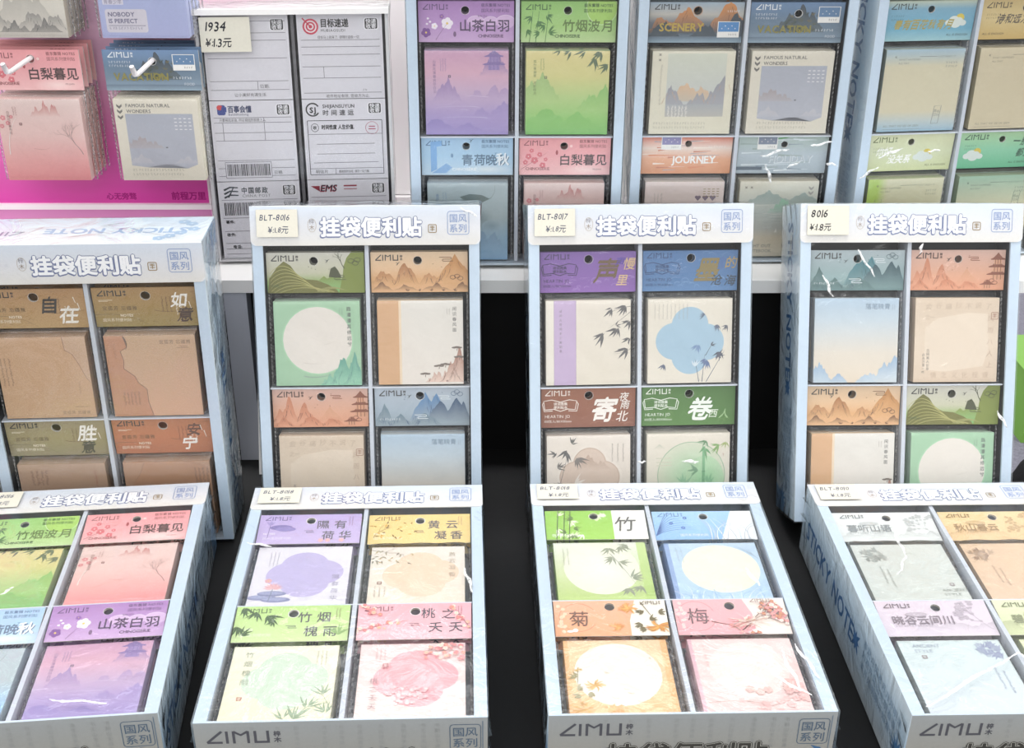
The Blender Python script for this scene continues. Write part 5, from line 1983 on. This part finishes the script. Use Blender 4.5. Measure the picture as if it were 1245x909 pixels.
GLINT_CREASES = {  # runs of the painted film glints, per box
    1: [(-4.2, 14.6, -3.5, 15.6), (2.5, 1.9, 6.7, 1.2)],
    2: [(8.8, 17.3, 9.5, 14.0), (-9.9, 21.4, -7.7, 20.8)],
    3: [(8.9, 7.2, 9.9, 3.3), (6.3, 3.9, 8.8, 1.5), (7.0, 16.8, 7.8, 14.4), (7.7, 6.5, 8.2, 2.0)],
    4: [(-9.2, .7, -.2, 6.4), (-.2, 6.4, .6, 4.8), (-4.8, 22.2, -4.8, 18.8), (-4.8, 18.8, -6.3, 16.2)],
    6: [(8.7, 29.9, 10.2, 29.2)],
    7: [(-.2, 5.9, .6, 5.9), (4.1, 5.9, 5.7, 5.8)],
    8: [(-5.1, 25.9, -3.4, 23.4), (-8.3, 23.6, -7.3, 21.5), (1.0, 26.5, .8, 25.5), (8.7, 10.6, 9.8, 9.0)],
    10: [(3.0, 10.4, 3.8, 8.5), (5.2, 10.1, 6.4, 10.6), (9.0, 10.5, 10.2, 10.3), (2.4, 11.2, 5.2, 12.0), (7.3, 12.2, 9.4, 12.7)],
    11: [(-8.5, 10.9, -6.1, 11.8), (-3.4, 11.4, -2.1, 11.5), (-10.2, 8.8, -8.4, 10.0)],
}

def display_box(label, group, X, Y, Z, yaw, tilt, recess, price=None, seed=1):
    t = thing('display_box', label, 'display box', group)
    M = pose(t, X, Y, Z, yaw, tilt)
    w2 = BW / 2
    fl = BD - recess - 2.5
    key = ('tray', recess)
    if key not in BOXM:
        b = MB()
        b.box(-w2, 0, 0, -w2 + .95, BH, BD, RIM)
        b.box(w2 - .95, 0, 0, w2, BH, BD, RIM)
        b.box(-w2 + .95, 0, 0, w2 - .95, .2, BD, RIM2)
        b.box(-w2 + .95, BH - .95, 0, w2 - .95, BH, BD, RIM2)
        INS = INSIDE[tilt == 0]  # inside shade painted in: dark for standing boxes, lighter for flat ones
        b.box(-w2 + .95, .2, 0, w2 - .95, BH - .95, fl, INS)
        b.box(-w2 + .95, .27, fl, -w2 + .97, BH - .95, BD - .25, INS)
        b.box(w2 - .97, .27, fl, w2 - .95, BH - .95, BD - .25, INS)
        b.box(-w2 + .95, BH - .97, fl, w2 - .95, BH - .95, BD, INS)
        A = ARTS
        b.art(A['left'], (-w2, BH, 0), (0, -1, 0), (0, 0, 1))
        b.art(A['right'], (w2, 0, 0), (0, 1, 0), (0, 0, 1))
        b.art(A['front'], (-w2, 0, 0), (1, 0, 0), (0, 0, 1))
        b.art(A['top'], (w2, BH, 0), (-1, 0, 0), (0, 0, 1))
        o = b.build('tray', CARD, t)
        BOXM[key] = o.data
        b = MB()
        b.box(-.18, .3, fl + .01, .18, BH - 1.0, BD - (.12 if tilt == 0 else .35), 'c9cfd9')
        o = b.build('divider', CARD, t)
        BOXM[('v', recess)] = o.data
        b = MB()
        b.box(-w2 + 1.0, BH - 17.13, fl + .01, w2 - 1.0, BH - 17.0, BD - (.10 if tilt == 0 else .40), 'd3d9e2')
        o = b.build('divider', CARD, t)
        BOXM[('h', recess)] = o.data
        if 'panel' not in BOXM:
            b = MB()
            n = len(b.V)
            r, y0, y1, x1 = .5, BH - 3.56, BH + .02, w2 + .1
            P = [(-x1, y1), (-x1, y0 + r)] + [(-x1 + r - r * math.cos(k * math.pi / 12), y0 + r - r * math.sin(k * math.pi / 12)) for k in range(1, 7)]
            P += [(-p[0], p[1]) for p in reversed(P)]
            for z in (BD, BD + .07):
                b.V += [(x, y, z) for x, y in P]
                b.C += [H('e9e9ec')] * len(P)
            q = len(P)
            b.F += [tuple(range(q, 2 * q)), tuple(reversed(range(q)))]
            b.F += [(i, (i + 1) % q, q + (i + 1) % q, q + i) for i in range(q)]
            b.M += [0] * (2 + q)
            # print, trimmed clear of the rounded lower corners
            a = ARTS['header']
            keep = [f for f in a.F if not all((a.V[i][1] < r and (a.V[i][0] < r or a.V[i][0] > a.w - r)) for i in f)]
            bgF = 2
            na = Art(a.w - 2 * 0, a.h, a.bg)
            na.V, na.C, na.z = list(a.V), list(a.C), a.z
            na.F = [f for f in keep[2:]]
            b.art(na, (-x1, y0, BD + .07), (1, 0, 0), (0, 1, 0))
            g = Art(a.w, a.h, a.bg)
            m0 = len(b.V)
            ys = [r, a.h * .5, a.h]
            for y in ys:
                for x in (0, a.w):
                    b.V.append((-x1 + x, y0 + y, BD + .0715))
                    b.C.append(g.bgc(y))
            for k in range(2):
                b.F.append((m0 + 2 * k, m0 + 2 * k + 1, m0 + 2 * k + 3, m0 + 2 * k + 2))
                b.M.append(0)
            m0 = len(b.V)
            for x, y in ((r, 0), (a.w - r, 0), (a.w, r), (0, r)):
                b.V.append((-x1 + x, y0 + y, BD + .0715))
                b.C.append(g.bgc(y))
            b.F.append((m0, m0 + 1, m0 + 2, m0 + 3))
            b.M.append(0)
            o = b.build('header_panel', CARD, t)
            BOXM['panel'] = o.data
        else:
            o = bpy.data.objects.new('header_panel', BOXM['panel'])
            COL.objects.link(o)
            o.parent = t
    else:
        for nm, k in (('tray', key), ('divider', ('v', recess)), ('divider', ('h', recess)), ('header_panel', 'panel')):
            o = bpy.data.objects.new(nm, BOXM[k])
            COL.objects.link(o)
            o.parent = t
    film_mesh(BW, BH, BD, seed, glint_creases=GLINT_CREASES.get(seed, ())).build('shrink_film', [FILM, GLINT_CREASE], t, smooth=True)
    if price:
        price_label(price, 3.75, 2.5, t, -w2 + .5, BH - 2.75, BD + .22)
    return t, M

SLOT = {0: (-4.82, BH - 16.95), 1: (4.82, BH - 16.95), 2: (-4.82, BH - 29.84), 3: (4.82, BH - 29.84)}

def fill(M, recess, packs, boxname, group, seed, kraft=False, lift=None):
    R = random.Random(seed)
    for i, p in enumerate(packs):
        if p is None:
            continue
        key, look = p[0], p[1]
        slope = p[2] if len(p) > 2 else 0.0
        x, y = SLOT[i]
        t = pack(key, look + ' in ' + boxname, group, kraft, slope=slope, seed=seed + i)
        jx = R.uniform(-.03, .03)
        z = BD - recess - 1.10 - .18 * slope
        t.matrix_world = M @ Matrix.Translation(((x + jx) / 100, y / 100, z / 100))
        if lift:
            hc = [c for c in t.children if c.name.startswith('header_card')][0]
            hc.matrix_basis = Matrix.Translation((0, .0888, .0050 + lift[0] / 100)) @ Matrix.Rotation(lift[1], 4, 'X') @ Matrix.Translation((0, -.0888, -.0050))
        q = dup(t, 'pack lying beneath the ' + look + ' in ' + boxname)
        q.matrix_world = M @ Matrix.Translation(((x + R.uniform(-.03, .03)) / 100, y / 100, (BD - recess - 2.43) / 100))
        q['group'] = 'under-layer packs in ' + boxname

# (name, X, Y, yaw, tilt)
BLT = lambda n: [('BLT-' + n, 0, .78), ('¥:1.8元', .75, .72)]
F_, R_, Z_ = 'flat boxes in the front row', 'standing boxes in the middle row', 'boxes on the white back shelf'

def do_box(name, label, grp, X, Y, Z, yaw, tilt, recess, price, seed, packs, kraft=False):
    t, M = display_box(label, grp, X, Y, Z, yaw, tilt, recess, price, seed)
    fill(M, recess, packs, name, 'sticky note packs in ' + name, seed * 7, kraft, (.38, .122) if tilt == 0 else (.1, .07))
    return t

do_box('leftmost flat box', 'leftmost flat open box holding the green, pink, blue and lilac packs', F_, -35.37, 63.17, ZT, 6.11, 0, .35, BLT('8016'), 1,
       [('bamboo_mist', 'green bamboo pack'), ('pear', 'pink blossom pack'), ('lotus_blue', 'pale blue lotus pack'), ('camellia', 'lilac flower pack')])
do_box('flat box with lavender pack', 'second flat box from left holding lavender, yellow, cream and rose packs', F_, -11.91, 63.7, ZT, 2.43, 0, .35, BLT('8018'), 2,
       [('poem_lotus', 'lavender lotus pack'), ('poem_gold', 'yellow leaf pack', 1), ('poem_bamboo', 'cream and green bamboo pack'), ('poem_peach', 'rose peach-blossom pack')])
do_box('flat box with orange pack', 'third flat box from left holding green, blue, orange and pink packs', F_, 13.23, 64.66, ZT, 1.87, 0, .35, BLT('8018'), 3,
       [('gent_bamboo', 'bright green bamboo pack'), ('gent_orchid', 'sky blue orchid pack', 1), ('gent_mum', 'orange chrysanthemum pack'), ('gent_plum', 'pale pink plum pack')])
do_box('rightmost flat box', 'rightmost flat box with glare on its grey, amber, lilac and moss packs', F_, 39.22, 65.0, ZT, 1.88, 0, .35, BLT('8010'), 4,
       [('ancient_grey', 'silvery grey pack', 1), ('ancient_amber', 'amber pack', 1), ('ancient_lilac', 'pale lilac pack'), ('ancient_moss', 'moss green pack')])
do_box('box of kraft packs', 'leftmost standing box full of brown kraft note packs', R_, -37.51, 101.37, ZT, 3.51, 88.0, .5, None, 5,
       [('kraft_zizai', 'tan pack with dark and white characters'), ('kraft_ruyi', 'olive header pack'), ('kraft_shengyi', 'grey-brown header pack'), ('kraft_anning', 'rust orange header pack')], True)
do_box('box priced BLT-8016', 'standing box with handwritten tag BLT-8016 and landscape packs', R_, -13.49, 102.62, ZT, 2.37, 74.34, .5, BLT('8016'), 6,
       [('land_green', 'green hills pack'), ('land_orange', 'orange peaks pack'), ('land_pink', 'pink pagoda pack'), ('land_blue', 'blue mountain pack')])
do_box('box priced BLT-8017', 'standing box with handwritten tag BLT-8017 and bamboo packs', R_, 11.96, 102.24, ZT, 3.29, 71.2, .5, BLT('8017'), 7,
       [('book_purple', 'purple header pack'), ('book_blue', 'blue header pack'), ('book_brown', 'brown header pack'), ('book_green', 'dark green header pack')])
do_box('rightmost standing box', 'rightmost standing box with bold handwritten tag 8016 and landscape packs', R_, 37.39, 102.19, ZT, 1.72, 68.48, .5, None, 8,
       [('land_teal', 'teal mountain pack'), ('land_coral', 'coral pagoda pack'), ('land_gold', 'golden peaks pack'), ('land_green', 'green hills pack')])
price_label([('8016', 0, 1.0), ('¥:1.8元', -.1, .8)], 3.9, 2.7, bpy.data.objects['display_box.007'], -BW / 2 + .5, BH - 2.85, BD + .22, True)
do_box('left back shelf box', 'box on the back shelf with the purple and green packs on top', Z_, .06, 120.54, ZS, 1.88, 87.2, .5, None, 9,
       [('camellia', 'purple flower pack'), ('bamboo_mist', 'green bamboo pack'), ('lotus_blue', 'blue lotus pack'), ('pear', 'pink blossom pack')])
do_box('middle back shelf box', 'box on the back shelf with scenery and holiday packs', Z_, 21.76, 122.2, ZS, 2.32, 88.42, .5, None, 10,
       [('scenery', 'sunset mountain pack'), ('vacation', 'slate blue header pack'), ('journey', 'orange striped header pack'), ('holiday', 'silver header pack')])
do_box('right back shelf box', 'rightmost box on the back shelf with little cloud packs', Z_, 43.9, 124.0, ZS, 7.5, 88.0, .5, None, 11,
       [('cloud_blue', 'blue cloud pack'), ('cloud_gold', 'gold cloud pack'), ('cloud_lime', 'pale lime pack'), ('cloud_teal', 'green cloud pack')])

# ------------------------------------------------------------------ box of shipping-label note pads
def ship_art(kind, seed):
    a = Art(8.1, 8.1, 'e2dfe6', seed)
    k, g = '2a282c', '77747c'
    def badge():
        a.rrect(6.35, 6.6, 7.75, 7.75, .25, 'f6f4f8')
        a.rrect(6.45, 6.68, 7.65, 7.68, .18, k)
        a.text('快递', 6.55, 7.22, .5, 'f2f0f4', bold=.02)
        a.text('收寄', 6.55, 6.76, .5, 'f2f0f4', bold=.02)
    def hl(y, x0=.3, x1=7.8, w=.05):
        a.rect(x0, y, x1, y + w, g)
    def vl(x, y0, y1, w=.05):
        a.rect(x, y0, x + w, y1, g)
    def bars(x, y, w, h):
        q = x
        while q < x + w:
            d = a.R.uniform(.03, .12)
            a.rect(q, y, q + d, y + h, '3a383c')
            q += d + a.R.uniform(.03, .1)
    badge()
    if kind == 0:
        for y in (7.5, 6.4, 5.7, 4.0, 1.8, .95):
            hl(y)
        vl(4.8, .95, 1.8)
        a.text('日期:', 5.0, 1.15, .42, k)
        a.text('让小美好充满生活.', 2.5, .35, .38, k)
    elif kind == 1:
        for r, c in ((.75, 'd0425a'), (.58, 'f0e6ea'), (.45, 'd0425a'), (.3, 'f0e6ea'), (.17, 'd0425a')):
            a.ell(1.3, 6.95, r, r, c)
        a.st([(1.3, 6.95), (.55, 7.75)], .12, 'c8304a', (1, 1))
        a.text('目标速递', 2.2, 6.95, .85, k, bold=.03, sx=.8)
        a.text('MUBIAOSUDI', 2.25, 6.45, .36, k, sp=.05)
        a.text('目标马上就来了, 请随时查收一切.', 1.9, 5.8, .34, k, sx=.8)
        for y in (5.65, 5.0, 4.25, 3.1, 2.0, .55):
            hl(y)
        vl(2.3, 2.0, 3.1)
        a.micro(6.0, .75, 2, .2, k)
        a.text('收件地址有效, 签收方为止.', 2.4, .12, .36, k)
    elif kind == 2:
        a.rrect(.7, 6.7, 1.5, 7.7, .2, '3b4a94')
        a.ell(.95, 7.45, .28, .25, 'd84848')
        a.rect(1.1, 7.0, 1.6, 7.5, '3b4a94')
        a.text('百事会懂', 1.7, 7.0, .72, '3b4268', bold=.03, sx=.8)
        a.text('Baishihuidong', 1.75, 6.65, .34, '3b4268')
        hl(6.4)
        a.text('只要相信总会, 所以相信的就是上人.', .8, 6.05, .36, k, sx=.8)
        for y in (5.9, 4.9, 4.1, 2.1, 1.3, .5):
            hl(y)
        vl(1.1, 4.1, 5.9)
        vl(5.1, 4.1, 6.4)
        a.rect(1.0, .35, 5.5, 1.85, 'e2dfe6')
        a.frame(1.0, .35, 5.5, 1.95, .02, .05, g)
        bars(1.15, .55, 4.1, 1.2)
        a.text('日期:', 5.7, .7, .4, k)
    elif kind == 3:
        a.ring(1.0, 7.1, .62, .62, .14, k, 30, 330)
        a.text('SJ', 1.0, 6.8, .75, k, 'c', bold=.04)
        a.text('SHIJIANSUYUN', 1.95, 7.25, .5, k, bold=.02, sx=.92)
        a.text('时间速运', 1.95, 6.55, .6, k, bold=.02, sp=.35)
        a.frame(.4, .5, 7.7, 6.0, .05, .06, k)
        a.ring(1.1, 5.3, .36, .4, .05, k)
        a.text('收', 1.1, 5.15, .4, k, 'c', bold=.03)
        a.text('时间性度 人生价值.', 1.75, 5.15, .5, k, bold=.04, sx=.75)
        a.ring(6.7, 5.2, .62, .62, .05, 'c07888')
        a.rect(6.4, 5.3, 7.0, 5.4, 'b45a70')
        a.rect(6.35, 5.05, 7.05, 5.15, 'b45a70')
        hl(4.6, .4, 7.7)
        for y in (3.6, 2.6):
            hl(y, 1.2, 6.9)
        hl(1.7, .8, 7.2)
        hl(1.1, .4, 7.7)
        vl(2.9, .5, 1.1)
        a.text('明信片', .9, .65, .42, k)
        a.text('感谢您的信任, 请尽一切力量.', 3.2, .68, .3, k, sx=.8)
    elif kind == 4:
        for y in (7.4, 7.0, 6.6):
            a.st([(.6, y - .15), (1.2, y + .15), (2.0, y + .1)], .2, '4a4e54', (1, .6))
        a.st([(1.0, 6.5), (1.6, 7.6)], .16, '4a4e54', (1, .6))
        a.text('中国邮政', 2.3, 6.95, .68, '4a4e54', bold=.03, sx=.88, sp=.12)
        a.text('CHINA POST', 2.35, 6.5, .42, '6a6e74', sp=.08)
        hl(6.2)
        bars(.5, 4.6, 4.2, 1.35)
        for y in (4.3, 2.9, 1.6, 1.0, .45):
            hl(y)
        a.text('寄件:', .5, 3.75, .4, k, bold=.03)
        a.text('收件:', .5, 2.4, .4, k, bold=.03)
        a.text('电话:', 1.0, 1.1, .4, k, bold=.03)
        vl(2.8, .45, 1.6)
        a.text('祝见笺如晤', 3.0, .05, .36, k)
    else:
        a.poly([(.3, 7.5), (1.2, 7.5), (.9, 7.1), (1.2, 6.9)], '9c3a48')
        a.text('EMS', 1.2, 6.9, .95, 'a83e4e', bold=.04, sh=.2)
        a.text('EMS', 1.25, 6.95, .95, '303440', bold=.01, sh=.2)
        a.rect(3.6, 7.4, 4.9, 7.55, '9c3a48')
        a.rect(3.6, 7.1, 4.9, 7.18, '9c3a48')
        hl(6.3)
        for y in (5.2, 4.2, 3.0, 1.8):
            hl(y)
        vl(2.0, 1.8, 5.2)
        a.text('内件品名', .5, 5.5, .45, k)
    return a

SB = thing('display_box', 'grey-white box of shipping-label note pads tagged 1934 on the back shelf', 'display box', Z_)
SW, SH_, SD = 18.2, 24.9, 5.0
syaw, stilt = 5.5, 86.5
cs = math.cos(math.radians(syaw))
SM = pose(SB, -29.96 + 8.95 * cs - math.sin(math.radians(syaw)) * SD, 113.7 + 8.95 * math.sin(math.radians(syaw)) + SD, ZS, syaw, stilt)
b = MB()
w2 = SW / 2
b.box(-w2, 0, 0, -w2 + .3, SH_, SD, 'c9c7cb')
b.box(w2 - .3, 0, 0, w2, SH_, SD, 'd6d4d6')
b.box(-w2 + .3, 0, 0, w2 - .3, .15, SD, 'c9c7cb')
b.box(-w2 - .1, SH_ - .5, 0, w2 + .1, SH_, SD + .5, 'efedec')
b.box(-w2 + .3, .15, 0, w2 - .3, SH_ - .5, SD - 1.5, '515055')
b.build('tray', CARD, SB)
b = MB()
b.box(-.15, .15, SD - 1.5, .15, SH_ - .5, SD - .3, '6a686c')
b.build('divider', CARD, SB)
film_mesh(SW, SH_, SD, 21, .06).build('shrink_film', FILM, SB, smooth=True)
price_label([('1934', .2, 1.25), ('¥:1.3元', .1, 1.0)], 4.7, 3.2, SB, -w2 + .5, SH_ - 3.9, SD + .26, True)
names = ['blank ruled label pad behind the 1934 tag', 'label pad with red target logo', 'label pad with blue logo above a ruled table and barcode', 'label pad with round SJ logo', 'label pad with grey postal logo and wide barcode', 'label pad with slanted red EMS lettering']
for i in range(6):
    t = thing('label_note_pad', names[i] + ' in the grey-white back box', 'note pad', 'shipping label note pads')
    a = ship_art(i, 200 + i)
    b = MB()
    b.box(-4.05, 0, 0, 4.05, 8.1, 1.0, 'cfccd3')
    b.art(a, (-4.05, 0, 1.0), (1, 0, 0), (0, 1, 0))
    b.build('pad', PAPER, t)
    g = MB()
    nx = 20
    R = random.Random(300 + i)
    k1 = R.uniform(0, 6)
    for jj in range(nx + 1):
        for ii in range(nx + 1):
            x, y = -4.28 + 8.56 * ii / nx, -.02 + 8.14 * jj / nx
            z = 1.06 + .03 * math.sin(2.3 * x + k1) * math.sin(1.7 * y + k1)
            if abs(x) > 4.1:
                z = .5
            g.V.append((x, y, z))
            g.C.append((1, 1, 1))
    for jj in range(nx):
        for ii in range(nx):
            q = jj * (nx + 1) + ii
            g.F.append((q, q + 1, q + nx + 2, q + nx + 1))
            g.M.append(0)
    o = g.build('plastic_bag', BAG, t, smooth=True)
    c, r = i % 2, i // 2
    t.matrix_world = SM @ Matrix.Translation(((-4.46, 4.46)[c] / 100, (.2 + (2 - r) * 8.05) / 100, (SD - 1.47) / 100)) @ Matrix.Diagonal((1, .985, 1, 1))

# ------------------------------------------------------------------ magenta peg display at the left
PG = thing('peg_display', 'magenta board with white pegs at the left end of the back shelf', 'peg display')
PM = pose(PG, -35.6, 118.9, ZS, 1.45, 90)
b = MB()
a = Art(46, 42, [(0, 'e04cae'), (.14, 'e673be'), (.34, 'e6b4d0'), (1, 'e2d0d8')], 401)
a.text('心无旁骛', 27.5, .45, .78, 'a82a7c', bold=.03)
a.text('前程万里', 34.2, .45, .9, 'a82a7c', bold=.03)
b.box(-34, 4.75, -.5, 3.9, 48.6, 0, 'c23a92')
a2 = a
b.art(a2, (-34.2, 4.75, 0.0), (1, 0, 0), (0, 1, 0))
b.V = [(min(x, 3.9), y, z) for x, y, z in b.V]
b.build('back_board', MAGENTA, PG)
b = MB()
b.box(-34, 4.2, -.6, 4.3, 4.75, .5, 'fbf3f8')
b.box(3.9, 4.2, -.6, 4.3, 48.6, .2, 'fbf3f8')
b.build('edge_strip', PINKW, PG)
b = MB()
b.box(-34, 0, -6.0, 4.3, 4.2, .3, 'd88cc0')
b.box(-34, 0, .3, 4.3, .6, 3.0, 'd88cc0')
b.build('base', MAGENTA, PG)

def peg(x, y):
    b = MB()
    b.tube([(x, y, 0), (x, y, 10.8), (x - .05, y + .15, 11.4), (x - .15, y + .95, 11.8)], [.22, .22, .26, .22], 'f2ecec', 12)
    b.build('peg', PEGM, PG, smooth=True)

pegpos = [(0, 0), (-11.15, 0), (0, 13.75), (-11.15, 13.75)]
pk = [('vacation', 'slate blue header pack hanging lower right on the magenta peg board'),
      ('pear', 'pink blossom pack hanging lower left on the magenta peg board'),
      ('nobody', 'periwinkle pad pack hanging upper right on the magenta peg board'),
      ('ink_hills', 'grey ink mountain pack hanging upper left on the magenta peg board')]
for (dx, dy), (key, lab) in zip(pegpos, pk):
    x0, y0 = -2.75 + 3.95 + dx, 9.05 + dy
    hx, hy, hr = K[key][0].holes[0] if K[key][0].holes else (4.5, 2.9, .4)
    peg(x0 - 4.5 + hx + .02, y0 + 8.88 + hy + .08)
    for n, word in enumerate(('', 'second', 'third', 'fourth')):
        t = pack(key, lab, 'packs hanging on the magenta peg board', seed=n + 2) if n == 0 else dup(t)
        if n:
            t['label'] = lab.replace(' pack hanging', ' pack hanging ' + word + ' in the stack,', 1)
        t.matrix_world = PM @ Matrix.Translation(((x0 + .03 * n) / 100, (y0 + .02 * n) / 100, (4.8 - 1.28 * n) / 100))

bpy.data.objects.remove(_go)
bpy.data.curves.remove(_gc)
